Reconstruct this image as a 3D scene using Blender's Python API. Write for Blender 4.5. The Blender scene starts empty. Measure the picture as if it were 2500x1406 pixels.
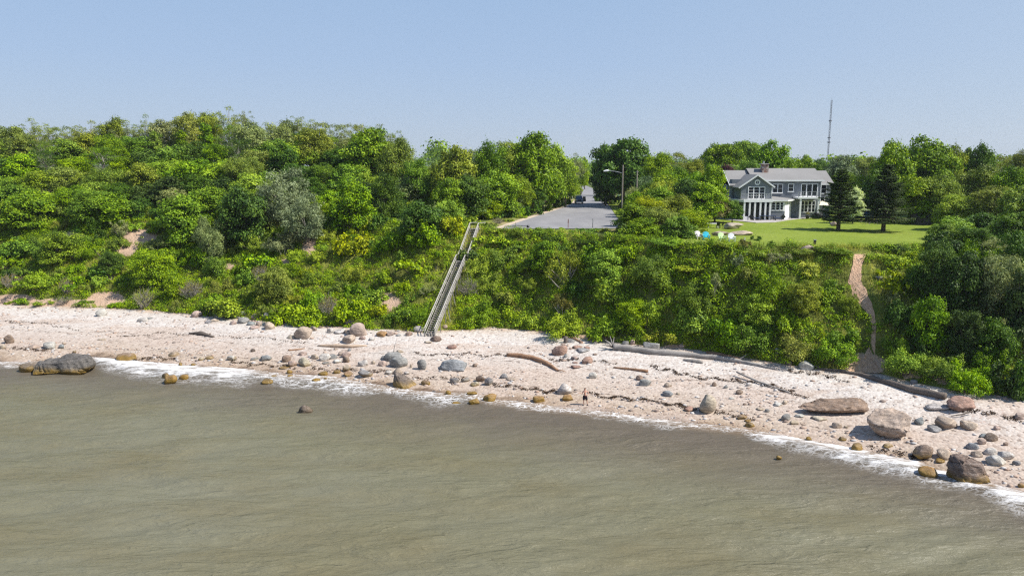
import bpy, bmesh, math, random
import numpy as np
from math import sin, cos, tan, atan, atan2, pi, radians, sqrt
from mathutils import Vector, Matrix, Euler

SC = bpy.context.scene
COL = SC.collection
random.seed(7)
RNG = np.random.default_rng(11)

# ------------------------------------------------------------------ camera geometry (photo pixel frame 2500x1406)
F = 1785.0
PITCH = atan((703 - 405) / F)
CZ = 24.0
cp, sp_ = cos(PITCH), sin(PITCH)


def ray(px, py):
    x = (px - 1250.0) / F
    v = (703.0 - py) / F
    return x, cp + v * sp_, -sp_ + v * cp


def at_z(px, py, z):
    dx, dy, dz = ray(px, py)
    t = (z - CZ) / dz
    return dx * t, dy * t


def at_y(px, py, Y):
    dx, dy, dz = ray(px, py)
    t = Y / dy
    return dx * t, Y, CZ + dz * t


def proj(x, y, z):
    h = z - CZ
    d = y * cp - h * sp_
    v = y * sp_ + h * cp
    return 1250 + F * x / d, 703 - F * v / d, d


def scale_at(x, y, z):
    return F / (y * cp - (z - CZ) * sp_)


# ------------------------------------------------------------------ noise
def _hash(ix, iy, seed):
    n = (ix.astype(np.int64) * 374761393 + iy.astype(np.int64) * 668265263 + seed * 982451653) & 0x7FFFFFFF
    n = ((n ^ (n >> 13)) * 1274126177) & 0x7FFFFFFF
    n = n ^ (n >> 16)
    return (n & 0xFFFF) / 65535.0


def vnoise(x, y, seed=0):
    x = np.asarray(x, float); y = np.asarray(y, float)
    ix = np.floor(x); iy = np.floor(y)
    fx = x - ix; fy = y - iy
    fx = fx * fx * (3 - 2 * fx); fy = fy * fy * (3 - 2 * fy)
    a = _hash(ix, iy, seed); b = _hash(ix + 1, iy, seed)
    c = _hash(ix, iy + 1, seed); d = _hash(ix + 1, iy + 1, seed)
    return (a + (b - a) * fx) * (1 - fy) + (c + (d - c) * fx) * fy


def fbm(x, y, seed=0, o=4):
    s = 0; a = 0.5
    for i in range(o):
        s = s + a * vnoise(np.asarray(x) * 2 ** i, np.asarray(y) * 2 ** i, seed + i * 17)
        a *= 0.5
    return s / (1 - 0.5 ** o)


def smooth(t):
    t = np.clip(t, 0, 1)
    return t * t * (3 - 2 * t)


# ------------------------------------------------------------------ terrain lines
WL = [(-60, 872), (0, 884), (60, 886), (150, 880), (215, 872), (300, 878), (400, 888), (470, 893), (600, 902), (700, 915), (800, 918), (900, 938),
      (1000, 950), (1080, 962), (1130, 958), (1200, 975), (1330, 990), (1500, 1008), (1600, 1024), (1760, 1040), (1900, 1062), (2100, 1100),
      (2250, 1130), (2350, 1165), (2450, 1188), (2500, 1205), (2560, 1222)]
TOE = [(-60, 738), (0, 742), (150, 748), (300, 752), (520, 770), (700, 788), (900, 802), (1040, 808), (1200, 799), (1330, 808), (1400, 824),
       (1520, 838), (1700, 852), (1800, 868), (1900, 888), (2050, 905), (2150, 910), (2250, 938), (2350, 958), (2500, 974), (2560, 980)]
CRN = [(1040, 564), (1165, 563), (1240, 565), (1330, 569), (1430, 575), (1517, 582), (1600, 589), (1690, 596), (1800, 601), (1950, 604), (2080, 606), (2200, 606), (2320, 606), (2500, 612), (2560, 612)]
ZT = 2.2
ZC = 14.0


def line_from(pts, z):
    a = np.array([at_z(px, py, z) for px, py in pts])
    o = np.argsort(a[:, 0])
    return a[o, 0], a[o, 1]


WX, WY = line_from(WL, 0.0)
TX, TY = line_from(TOE, ZT)
cx_, cy_ = line_from(CRN, ZC)
CX = np.concatenate([[-120, -84, -60, -45, -30, -22], cx_])
CY = np.concatenate([[138, 135, 133, 131, 127, 123], cy_])


def f_yw(X): return np.interp(X, WX, WY)
def f_yt(X): return np.interp(X, TX, TY) + 0.9 * (fbm(np.asarray(X) * 0.35, 0.3, 5, 3) - 0.5)
def f_yc(X): return np.interp(X, CX, CY)
def f_zc(X): return np.interp(X, [-120, -60, -30, -14, 0], [15.6, 15.4, 15.0, 14.0, 14.0])


def terr(X, Y):
    X = np.asarray(X, float); Y = np.asarray(Y, float)
    yw, yt, yc, zc = f_yw(X), f_yt(X), f_yc(X), f_zc(X)
    tb = (Y - yw) / (yt - yw)
    zb = np.where(tb < 0, np.maximum(tb * 3.2, -3.0), ZT * (np.clip(tb, 0, 1) * 0.9 + 0.1 * smooth(tb) + 0.04 * np.sin(np.clip(tb, 0, 1) * 9.5)))
    zb = zb + 0.22 * (fbm(X * 0.16, Y * 0.3, 3, 3) - 0.5) * np.clip(tb * 4, 0.0, 1)
    s = np.clip((Y - yt) / (yc - yt), 0, 1)
    bl = (zc - ZT) * (0.72 * s + 0.28 * smooth(s))
    und = (fbm(X * 0.11, Y * 0.11, 21, 4) - 0.5) * 2.6 * np.sin(pi * s) * 1.0
    d = np.clip(Y - yc, 0, 140)
    hill = 7.0 * smooth((-16 - X) / 26.0) * smooth(d / 32.0)
    rough = (fbm(X * 0.05, Y * 0.05, 31, 3) - 0.5) * 1.6 * smooth((-12 - X) / 10.0) * smooth(d / 6.0)
    z = np.where(Y < yt, zb, ZT + (zb - ZT) * 0 + bl + und + 0.005 * d + hill + rough)
    return z


def tz(x, y): return float(terr(x, y))


def ground(px, py, y0=45.0, y1=420.0):
    """where the line of sight of a photo pixel meets the terrain"""
    dx, dy, dz = ray(px, py)
    Y = np.arange(y0, y1, 0.25)
    t = Y / dy
    z = CZ + dz * t - np.maximum(terr(dx * t, Y), 0.0)
    k = np.where(z < 0)[0]
    if len(k) == 0:
        Yh = y1
    else:
        i = k[0]
        Yh = Y[i] if i == 0 else Y[i - 1] + 0.25 * z[i - 1] / (z[i - 1] - z[i])
    t = Yh / dy
    x = dx * t
    return x, float(Yh), max(0.0, tz(x, Yh))


# ------------------------------------------------------------------ object helpers
def tag(o, label=None, cat=None, group=None, kind=None):
    if label: o['label'] = label
    if cat: o['category'] = cat
    if group: o['group'] = group
    if kind: o['kind'] = kind
    return o


def empty(name, loc=(0, 0, 0), rz=0.0):
    o = bpy.data.objects.new(name, None)
    COL.objects.link(o)
    o.location = loc
    o.rotation_euler = (0, 0, rz)
    o.empty_display_size = 0.3
    return o


def link(name, me, parent=None):
    o = bpy.data.objects.new(name, me)
    COL.objects.link(o)
    if parent is not None:
        o.parent = parent
    return o


def copy_tree(o, parent=None):
    c = o.copy()
    COL.objects.link(c)
    c.parent = parent
    for ch in list(o.children):
        copy_tree(ch, c)
    return c


class MB:
    """collects shapes; build() links them as ONE mesh object"""
    def __init__(s):
        s.v = []; s.f = []

    def add(s, vs, fs):
        b = len(s.v)
        s.v += [tuple(p) for p in vs]
        s.f += [tuple(i + b for i in f) for f in fs]
        return s

    def box(s, x0, x1, y0, y1, z0, z1):
        return s.add([(x0, y0, z0), (x1, y0, z0), (x1, y1, z0), (x0, y1, z0), (x0, y0, z1), (x1, y0, z1), (x1, y1, z1), (x0, y1, z1)],
                     [(0, 3, 2, 1), (4, 5, 6, 7), (0, 1, 5, 4), (1, 2, 6, 5), (2, 3, 7, 6), (3, 0, 4, 7)])

    def bar(s, a, b, w, h=None, up=(0, 0, 1)):
        """rectangular bar from a to b"""
        h = h or w
        a = Vector(a); b = Vector(b)
        d = (b - a).normalized()
        u = Vector(up)
        if abs(d.dot(u)) > 0.97: u = Vector((0, 1, 0))
        sx = d.cross(u).normalized() * (w / 2)
        sy = sx.cross(d).normalized() * (h / 2)
        vs = [a - sx - sy, a + sx - sy, a + sx + sy, a - sx + sy, b - sx - sy, b + sx - sy, b + sx + sy, b - sx + sy]
        return s.add(vs, [(0, 3, 2, 1), (4, 5, 6, 7), (0, 1, 5, 4), (1, 2, 6, 5), (2, 3, 7, 6), (3, 0, 4, 7)])

    def tube(s, pts, rad, n=8, cap=True, jit=0.0):
        pts = [Vector(p) for p in pts]
        if not hasattr(rad, '__len__'): rad = [rad] * len(pts)
        rings = []
        prev = None
        for i, p in enumerate(pts):
            d = (pts[min(i + 1, len(pts) - 1)] - pts[max(i - 1, 0)]).normalized()
            u = prev if prev is not None else (Vector((0, 0, 1)) if abs(d.z) < 0.9 else Vector((1, 0, 0)))
            sx = d.cross(u)
            if sx.length < 1e-4: sx = d.cross(Vector((0.3, 1, 0.2)))
            sx.normalize()
            sy = sx.cross(d).normalized()
            prev = sy
            rings.append([p + (sx * cos(2 * pi * k / n) + sy * sin(2 * pi * k / n)) * rad[i] * (1 + jit * random.uniform(-1, 1)) for k in range(n)])
        vs = [q for r in rings for q in r]
        fs = []
        for i in range(len(pts) - 1):
            for k in range(n):
                a = i * n + k; b = i * n + (k + 1) % n
                fs.append((a, b, b + n, a + n))
        if cap:
            fs.append(tuple(range(n))[::-1])
            fs.append(tuple(range((len(pts) - 1) * n, len(pts) * n)))
        return s.add(vs, fs)

    def prism(s, poly, z0, z1):
        n = len(poly)
        vs = [(x, y, z0) for x, y in poly] + [(x, y, z1) for x, y in poly]
        return s.add(vs, [tuple(range(n))[::-1], tuple(range(n, 2 * n))] + [(i, (i + 1) % n, n + (i + 1) % n, n + i) for i in range(n)])

    def lathe(s, prof, n=12, c=(0, 0, 0)):
        vs = []
        for r, z in prof:
            vs += [(c[0] + r * cos(2 * pi * k / n), c[1] + r * sin(2 * pi * k / n), c[2] + z) for k in range(n)]
        fs = []
        for i in range(len(prof) - 1):
            for k in range(n):
                a = i * n + k; b = i * n + (k + 1) % n
                fs.append((a, b, b + n, a + n))
        fs.append(tuple(range(n))[::-1]); fs.append(tuple(range((len(prof) - 1) * n, len(prof) * n)))
        return s.add(vs, fs)

    def quad(s, *p):
        return s.add(p, [tuple(range(len(p)))])

    def mesh(s, name, mat, smooth_=False):
        me = bpy.data.meshes.new(name)
        me.from_pydata(s.v, [], s.f)
        me.materials.append(mat)
        if smooth_:
            me.polygons.foreach_set('use_smooth', [True] * len(me.polygons))
        me.update()
        return me

    def build(s, name, mat, parent=None, smooth_=False, bevel=0.0):
        o = link(name, s.mesh(name, mat, smooth_), parent)
        if bevel:
            m = o.modifiers.new('soft', 'BEVEL'); m.width = bevel; m.segments = 2; m.limit_method = 'ANGLE'
        return o


def quads_mesh(name, V, mat, tint=None, extra=None):
    """V: (N,4,3) array of quads"""
    n = len(V)
    me = bpy.data.meshes.new(name)
    me.vertices.add(4 * n); me.loops.add(4 * n); me.polygons.add(n)
    me.vertices.foreach_set('co', np.ascontiguousarray(V, dtype=np.float32).ravel())
    me.loops.foreach_set('vertex_index', np.arange(4 * n, dtype=np.int32))
    me.polygons.foreach_set('loop_start', np.arange(0, 4 * n, 4, dtype=np.int32))
    me.materials.append(mat)
    if tint is not None:
        a = me.attributes.new('tint', 'FLOAT', 'FACE')
        a.data.foreach_set('value', np.asarray(tint, dtype=np.float32))
    me.update(calc_edges=True)
    me.validate()
    return me


def grid_mesh(name, P, mat, attrs=None, smooth_=True):
    """P: (R,C,3)"""
    R, C, _ = P.shape
    me = bpy.data.meshes.new(name)
    idx = np.arange(R * C).reshape(R, C)
    q = np.stack([idx[:-1, :-1], idx[:-1, 1:], idx[1:, 1:], idx[1:, :-1]], -1).reshape(-1, 4)
    n = len(q)
    me.vertices.add(R * C); me.loops.add(4 * n); me.polygons.add(n)
    me.vertices.foreach_set('co', np.ascontiguousarray(P, dtype=np.float32).ravel())
    me.loops.foreach_set('vertex_index', q.astype(np.int32).ravel())
    me.polygons.foreach_set('loop_start', np.arange(0, 4 * n, 4, dtype=np.int32))
    if smooth_:
        me.polygons.foreach_set('use_smooth', np.ones(n, dtype=bool))
    me.materials.append(mat)
    for k, a in (attrs or {}).items():
        at = me.attributes.new(k, 'FLOAT', 'POINT')
        at.data.foreach_set('value', np.ascontiguousarray(a, dtype=np.float32).ravel())
    me.update(calc_edges=True)
    me.validate()
    return me


# ------------------------------------------------------------------ materials
class NT:
    def __init__(s, name):
        s.m = bpy.data.materials.new(name)
        s.m.use_nodes = True
        s.t = s.m.node_tree
        s.t.nodes.clear()
        s.out = s.t.nodes.new('ShaderNodeOutputMaterial')

    def n(s, typ, **kw):
        nd = s.t.nodes.new(typ)
        for k, v in kw.items():
            if hasattr(nd, k): setattr(nd, k, v)
        return nd

    def l(s, a, b): s.t.links.new(a, b)

    def val(s, nd, key, v):
        if hasattr(v, 'links') or isinstance(v, bpy.types.NodeSocket):
            s.l(v, nd.inputs[key])
        else:
            nd.inputs[key].default_value = v

    def noise(s, scale=1, detail=4, rough=0.55, vec=None, dist=0.0, out='Fac'):
        nd = s.n('ShaderNodeTexNoise')
        nd.inputs['Scale'].default_value = scale; nd.inputs['Detail'].default_value = detail
        nd.inputs['Roughness'].default_value = rough; nd.inputs['Distortion'].default_value = dist
        s.l(vec if vec is not None else s.pos(), nd.inputs['Vector'])
        return nd.outputs[out]

    def voro(s, scale=1, feature='F1', vec=None, out='Distance', rnd=1.0):
        nd = s.n('ShaderNodeTexVoronoi'); nd.feature = feature
        nd.inputs['Scale'].default_value = scale; nd.inputs['Randomness'].default_value = rnd
        s.l(vec if vec is not None else s.pos(), nd.inputs['Vector'])
        return nd.outputs[out]

    def pos(s, obj=False):
        if obj:
            return s.n('ShaderNodeTexCoord').outputs['Object']
        return s.n('ShaderNodeNewGeometry').outputs['Position']

    def mapv(s, vec, scale=(1, 1, 1), rot=(0, 0, 0), loc=(0, 0, 0)):
        nd = s.n('ShaderNodeMapping')
        nd.inputs['Scale'].default_value = scale; nd.inputs['Rotation'].default_value = rot; nd.inputs['Location'].default_value = loc
        s.l(vec, nd.inputs['Vector'])
        return nd.outputs['Vector']

    def ramp(s, fac, stops, interp='LINEAR'):
        nd = s.n('ShaderNodeValToRGB')
        cr = nd.color_ramp; cr.interpolation = interp
        while len(cr.elements) < len(stops): cr.elements.new(0.5)
        for e, (p, c) in zip(cr.elements, stops):
            e.position = p
            e.color = (c, c, c, 1) if not hasattr(c, '__len__') else (*c[:3], 1)
        s.l(fac, nd.inputs['Fac'])
        return nd.outputs['Color']

    def mix(s, fac, a, b, mode='MIX'):
        nd = s.n('ShaderNodeMix'); nd.data_type = 'RGBA'; nd.blend_type = mode
        for sock, v in ((nd.inputs[0], fac), (nd.inputs[6], a), (nd.inputs[7], b)):
            if isinstance(v, bpy.types.NodeSocket): s.l(v, sock)
            elif hasattr(v, '__len__'): sock.default_value = (*v[:3], 1)
            else: sock.default_value = v
        return nd.outputs[2]

    def math(s, op, a, b=0.0, clamp=False):
        nd = s.n('ShaderNodeMath'); nd.operation = op; nd.use_clamp = clamp
        for i, v in enumerate((a, b)):
            if isinstance(v, bpy.types.NodeSocket): s.l(v, nd.inputs[i])
            else: nd.inputs[i].default_value = v
        return nd.outputs[0]

    def maprange(s, v, a, b, c=0.0, d=1.0):
        nd = s.n('ShaderNodeMapRange'); nd.interpolation_type = 'SMOOTHSTEP'
        s.l(v, nd.inputs[0])
        for i, q in enumerate((a, b, c, d)):
            if isinstance(q, bpy.types.NodeSocket): s.l(q, nd.inputs[i + 1])
            else: nd.inputs[i + 1].default_value = q
        return nd.outputs[0]

    def attr(s, name):
        nd = s.n('ShaderNodeAttribute'); nd.attribute_name = name
        return nd.outputs['Fac']

    def bump(s, h, strength=0.5, dist=0.1, normal=None):
        nd = s.n('ShaderNodeBump')
        nd.inputs['Strength'].default_value = strength; nd.inputs['Distance'].default_value = dist
        s.l(h, nd.inputs['Height'])
        if normal is not None: s.l(normal, nd.inputs['Normal'])
        return nd.outputs['Normal']

    def bsdf(s, color, rough=0.7, spec=0.3, normal=None, metal=0.0, out=True):
        nd = s.n('ShaderNodeBsdfPrincipled')
        if isinstance(color, bpy.types.NodeSocket): s.l(color, nd.inputs['Base Color'])
        else: nd.inputs['Base Color'].default_value = (*color[:3], 1)
        s.val(nd, 'Roughness', rough); s.val(nd, 'Specular IOR Level', spec); s.val(nd, 'Metallic', metal)
        if normal is not None: s.l(normal, nd.inputs['Normal'])
        if out: s.l(nd.outputs[0], s.out.inputs[0])
        return nd


def simple(name, col, rough=0.6, spec=0.3, var=0.25, sc=3.0, metal=0.0):
    t = NT(name)
    n = t.noise(sc, 4, vec=t.pos(True))
    c = t.mix(t.ramp(n, [(0.3, 0.0), (0.7, 1.0)]), [max(0, q * (1 - var)) for q in col], [min(1, q * (1 + var)) for q in col])
    t.bsdf(c, rough, spec, metal=metal)
    return t.m


def foliage_mat(name='foliage', gloss=0.2, trans=0.22):
    t = NT(name)
    oi = t.n('ShaderNodeObjectInfo')
    tint = t.attr('tint')
    hs = t.n('ShaderNodeHueSaturation')
    t.l(oi.outputs['Color'], hs.inputs['Color'])
    t.l(t.maprange(tint, 0, 1, 0.35, 1.75), hs.inputs['Value'])
    t.l(t.maprange(tint, 0, 1, 0.52, 0.478), hs.inputs['Hue'])
    t.l(t.maprange(oi.outputs['Random'], 0, 1, 0.95, 1.06), hs.inputs['Saturation'])
    b = t.bsdf(hs.outputs[0], 0.55, gloss, out=False)
    tr = t.n('ShaderNodeBsdfTranslucent')
    c2 = t.mix(1.0, hs.outputs[0], (1.25, 1.2, 0.55), 'MULTIPLY')
    t.l(c2, tr.inputs['Color'])
    mx = t.n('ShaderNodeMixShader'); mx.inputs[0].default_value = trans
    t.l(b.outputs[0], mx.inputs[1]); t.l(tr.outputs[0], mx.inputs[2]); t.l(mx.outputs[0], t.out.inputs[0])
    return t.m


M = {}
M['leaf'] = foliage_mat()
M['bark'] = simple('bark', (0.16, 0.13, 0.105), 0.9, 0.1, 0.4, 6)
M['palebark'] = simple('pale_bark', (0.33, 0.30, 0.26), 0.9, 0.1, 0.3, 6)
M['white'] = simple('white_paint', (0.78, 0.78, 0.78), 0.5, 0.3, 0.06)
_g = NT('window_glass'); _g.bsdf((0.018, 0.022, 0.03), 0.08, 0.6); M['glass'] = _g.m
M['darkmetal'] = simple('dark_metal', (0.03, 0.03, 0.033), 0.5, 0.4, 0.2)
M['greymetal'] = simple('grey_metal', (0.42, 0.43, 0.44), 0.4, 0.5, 0.1, metal=0.4)
M['pole'] = simple('weathered_pole', (0.30, 0.26, 0.21), 0.85, 0.15, 0.25, 2)
M['teak'] = simple('teak', (0.36, 0.14, 0.07), 0.6, 0.3, 0.2)
M['rust'] = simple('rusty_paint', (0.20, 0.06, 0.04), 0.8, 0.1, 0.2)
M['red'] = simple('red_canvas', (0.55, 0.02, 0.06), 0.8, 0.1, 0.15)
M['blue'] = simple('blue_canvas', (0.02, 0.13, 0.55), 0.7, 0.2, 0.2)
M['cream'] = simple('cream_canvas', (0.75, 0.66, 0.52), 0.8, 0.1, 0.08)
M['navy'] = simple('navy_cover', (0.03, 0.05, 0.11), 0.7, 0.2, 0.2)
M['black'] = simple('black_paint', (0.014, 0.015, 0.017), 0.45, 0.4, 0.2)
M['asphalt'] = None


def wood_mat(name, a, b, obj=True):
    t = NT(name)
    p = t.pos(obj)
    g = t.noise(3, 5, 0.6, vec=t.mapv(p, (6, 1.2, 6)))
    g2 = t.noise(0.8, 3, vec=p)
    c = t.mix(t.ramp(g, [(0.32, 0), (0.68, 1)]), a, b)
    c = t.mix(t.ramp(g2, [(0.35, 0.0), (0.7, 0.45)]), c, [q * 0.55 for q in a])
    t.bsdf(c, 0.85, 0.15, t.bump(g, 0.6, 0.03))
    return t.m


M['stairwood'] = wood_mat('weathered_stair_wood', (0.22, 0.202, 0.18), (0.42, 0.39, 0.35))
M['railwood'] = wood_mat('silvered_rail_wood', (0.38, 0.355, 0.32), (0.56, 0.53, 0.48))
M['drift_grey'] = wood_mat('grey_driftwood', (0.22, 0.20, 0.18), (0.46, 0.42, 0.38))
M['drift_brown'] = wood_mat('brown_driftwood', (0.22, 0.12, 0.07), (0.46, 0.28, 0.17))
M['drift_tan'] = wood_mat('tan_driftwood', (0.40, 0.29, 0.20), (0.62, 0.48, 0.36))
M['drift_dark'] = wood_mat('dark_driftwood', (0.09, 0.075, 0.065), (0.22, 0.18, 0.15))


def rock_mat():
    t = NT('granite')
    oi = t.n('ShaderNodeObjectInfo')
    p = t.pos(True)
    wp = t.pos()
    big = t.noise(0.9, 4, 0.6, vec=p)
    fine = t.noise(9, 5, 0.7, vec=p)
    sep = t.n('ShaderNodeSeparateXYZ'); t.l(wp, sep.inputs[0])
    c = t.mix(1.0, oi.outputs['Color'], t.ramp(big, [(0.3, 0.62), (0.55, 1.0), (0.75, 1.25)]), 'MULTIPLY')
    c = t.mix(0.75, c, t.ramp(fine, [(0.3, 0.6), (0.5, 1.0), (0.72, 1.3)]), 'MULTIPLY')
    # veins and lichen
    v = t.ramp(t.noise(1.6, 3, 0.5, vec=t.mapv(p, (0.6, 3.5, 3.0), (0.4, 0.3, 0.2))), [(0.46, 0), (0.5, 1), (0.54, 0)])
    c = t.mix(t.math('MULTIPLY', v, 0.22), c, (0.6, 0.55, 0.5))
    st = t.ramp(t.noise(1.1, 4, 0.65, vec=t.mapv(p, (0.5, 0.5, 3.2), (0.15, 0.1, 0))), [(0.42, 1.0), (0.5, 0.45), (0.56, 1.0)])
    c = t.mix(0.75, c, st, 'MULTIPLY')
    # golden algae where the sea reaches it
    h = t.math('ADD', sep.outputs[2], t.math('MULTIPLY', t.math('SUBTRACT', t.noise(1.3, 3, vec=wp), 0.5), 0.9))
    alg = t.maprange(h, 0.15, 0.95, 0.9, 0.0)
    ac = t.mix(t.noise(2.5, 3, vec=wp), (0.07, 0.06, 0.012), (0.34, 0.19, 0.025))
    c = t.mix(t.math('MULTIPLY', alg, oi.outputs['Alpha']), c, ac)
    rough = t.maprange(t.math('MULTIPLY', alg, oi.outputs['Alpha']), 0, 1, 0.8, 0.35)
    t.bsdf(c, rough, 0.3, t.bump(fine, 0.55, 0.08, t.bump(big, 0.5, 0.35)))
    return t.m


M['rock'] = rock_mat()
# ================================================================== SETTING
def sand_mat():
    t = NT('beach_sand')
    P = t.pos()
    bt = t.attr('bt')
    w1 = t.noise(0.22, 4, 0.6, vec=P)
    b = t.math('ADD', bt, t.math('MULTIPLY', t.math('SUBTRACT', w1, 0.5), 0.30))
    base = t.ramp(b, [(0.0, (0.17, 0.115, 0.075)), (0.035, (0.32, 0.24, 0.17)), (0.11, (0.40, 0.325, 0.255)), (0.36, (0.445, 0.375, 0.32)),
                      (0.52, (0.475, 0.42, 0.37)), (0.75, (0.52, 0.478, 0.438)), (0.93, (0.50, 0.455, 0.405)), (1.0, (0.44, 0.34, 0.25))])
    # tan sandy drifts through the white pebbles
    dr = t.noise(0.16, 4, 0.6, vec=t.mapv(P, (0.5, 1.6, 1), (0, 0, 0.18)))
    base = t.mix(t.ramp(dr, [(0.5, 0.0), (0.6, 0.75)]), base, (0.44, 0.36, 0.30))
    # pebbles of two sizes
    v1 = t.n('ShaderNodeTexVoronoi'); v1.inputs['Scale'].default_value = 4.2
    t.l(P, v1.inputs['Vector'])
    pv = t.ramp(v1.outputs['Color'], [(0.08, (0.34, 0.27, 0.24)), (0.2, (0.78, 0.72, 0.68)), (0.6, (1.0, 1.0, 1.0)), (0.9, (1.22, 1.2, 1.2))])
    base = t.mix(0.72, base, pv, 'MULTIPLY')
    v2 = t.n('ShaderNodeTexVoronoi'); v2.inputs['Scale'].default_value = 1.7
    t.l(P, v2.inputs['Vector'])
    stone = t.math('MULTIPLY', t.math('LESS_THAN', v2.outputs['Distance'], 0.2), t.ramp(t.noise(0.5, 3, vec=P), [(0.5, 0), (0.62, 0.8)]))
    base = t.mix(stone, base, t.ramp(v2.outputs['Color'], [(0.0, (0.2, 0.16, 0.14)), (0.5, (0.45, 0.32, 0.26)), (1.0, (0.6, 0.56, 0.53))]))
    # broken dark strand lines of dried weed that follow the shore
    for lvl, wob, thr, k in ((0.18, 0.10, 0.48, 0.8), (0.34, 0.14, 0.52, 0.6), (0.50, 0.16, 0.46, 0.75), (0.66, 0.12, 0.54, 0.6)):
        q = t.math('ADD', bt, t.math('MULTIPLY', t.math('SUBTRACT', t.noise(0.13 + lvl * 0.1, 5, 0.62, vec=P), 0.5), wob * 2.4))
        d = t.math('ABSOLUTE', t.math('SUBTRACT', q, lvl))
        line = t.maprange(d, 0.0035, 0.012, 1.0, 0.0)
        br = t.ramp(t.noise(1.9, 4, 0.7, vec=P), [(thr, 0.0), (thr + 0.1, 1.0)])
        base = t.mix(t.math('MULTIPLY', t.math('MULTIPLY', line, br), k), base, (0.09, 0.06, 0.045))
    fl = t.ramp(t.noise(7, 3, 0.75, vec=P), [(0.66, 0.0), (0.72, 0.55)])
    fl2 = t.ramp(t.noise(0.35, 3, vec=P), [(0.48, 0.0), (0.62, 1.0)])
    base = t.mix(t.math('MULTIPLY', fl, fl2), base, (0.13, 0.09, 0.07))
    rough = t.maprange(b, 0.0, 0.06, 0.25, 0.9)
    h = t.math('ADD', t.noise(1.2, 5, 0.6, vec=P), t.math('MULTIPLY', v1.outputs['Distance'], -0.5))
    t.bsdf(base, rough, 0.25, t.bump(h, 0.7, 0.12))
    return t.m


def soil_mat(name, bluff=True):
    t = NT(name)
    P = t.pos()
    n1 = t.noise(0.35, 5, 0.6, vec=P)
    n2 = t.noise(3.0, 4, 0.7, vec=P)
    green = t.mix(t.ramp(n1, [(0.35, 0), (0.65, 1)]), (0.10, 0.135, 0.02), (0.20, 0.20, 0.05))
    green = t.mix(0.8, green, t.ramp(n2, [(0.25, 0.5), (0.5, 1.0), (0.75, 1.5)]), 'MULTIPLY')
    tan_ = t.mix(n2, (0.46, 0.315, 0.215), (0.62, 0.46, 0.34))
    tan_ = t.mix(t.ramp(t.noise(0.9, 4, 0.7, vec=t.mapv(P, (2.2, 0.7, 0.7))), [(0.3, 0.5), (0.7, 0)]), tan_, (0.33, 0.20, 0.13))
    f = t.math('ADD', t.attr('bare'), t.math('MULTIPLY', t.math('SUBTRACT', n1, 0.5), 1.5))
    f = t.math('ADD', f, t.math('MULTIPLY', t.math('SUBTRACT', n2, 0.5), 0.6))
    c = t.mix(t.maprange(f, 0.42, 0.6), green, tan_)
    t.bsdf(c, 0.95, 0.1, t.bump(n2, 0.9, 0.25, t.bump(n1, 0.5, 0.8)))
    return t.m


def grass_mat(name, a, b, dry, dryth=0.62):
    t = NT(name)
    P = t.pos()
    n1 = t.noise(0.12, 4, 0.6, vec=P)
    n2 = t.noise(2.2, 5, 0.75, vec=t.mapv(P, (1, 0.5, 1)))
    c = t.mix(t.ramp(n1, [(0.35, 0), (0.65, 1)]), a, b)
    c = t.mix(t.ramp(t.noise(0.3, 4, 0.65, vec=P), [(dryth, 0), (dryth + 0.12, 0.75)]), c, dry)
    c = t.mix(0.55, c, t.ramp(n2, [(0.3, 0.55), (0.5, 1.0), (0.7, 1.4)]), 'MULTIPLY')
    t.bsdf(c, 0.9, 0.15, t.bump(n2, 0.8, 0.12))
    return t.m


def asphalt_mat():
    t = NT('asphalt')
    P = t.pos()
    n1 = t.noise(0.22, 4, 0.6, vec=t.mapv(P, (1.0, 0.35, 1)))
    n2 = t.noise(12, 3, 0.7, vec=P)
    c = t.mix(t.ramp(n1, [(0.3, 0), (0.7, 1)]), (0.20, 0.195, 0.20), (0.27, 0.262, 0.26))
    c = t.mix(0.4, c, t.ramp(n2, [(0.3, 0.7), (0.7, 1.25)]), 'MULTIPLY')
    cr = t.math('ABSOLUTE', t.math('SUBTRACT', t.noise(0.16, 4, 0.7, vec=P), 0.5))
    c = t.mix(t.maprange(cr, 0.0, 0.004, 0.5, 0.0), c, (0.06, 0.06, 0.06))
    t.bsdf(c, 0.9, 0.2, t.bump(n2, 0.3, 0.02))
    return t.m


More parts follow.
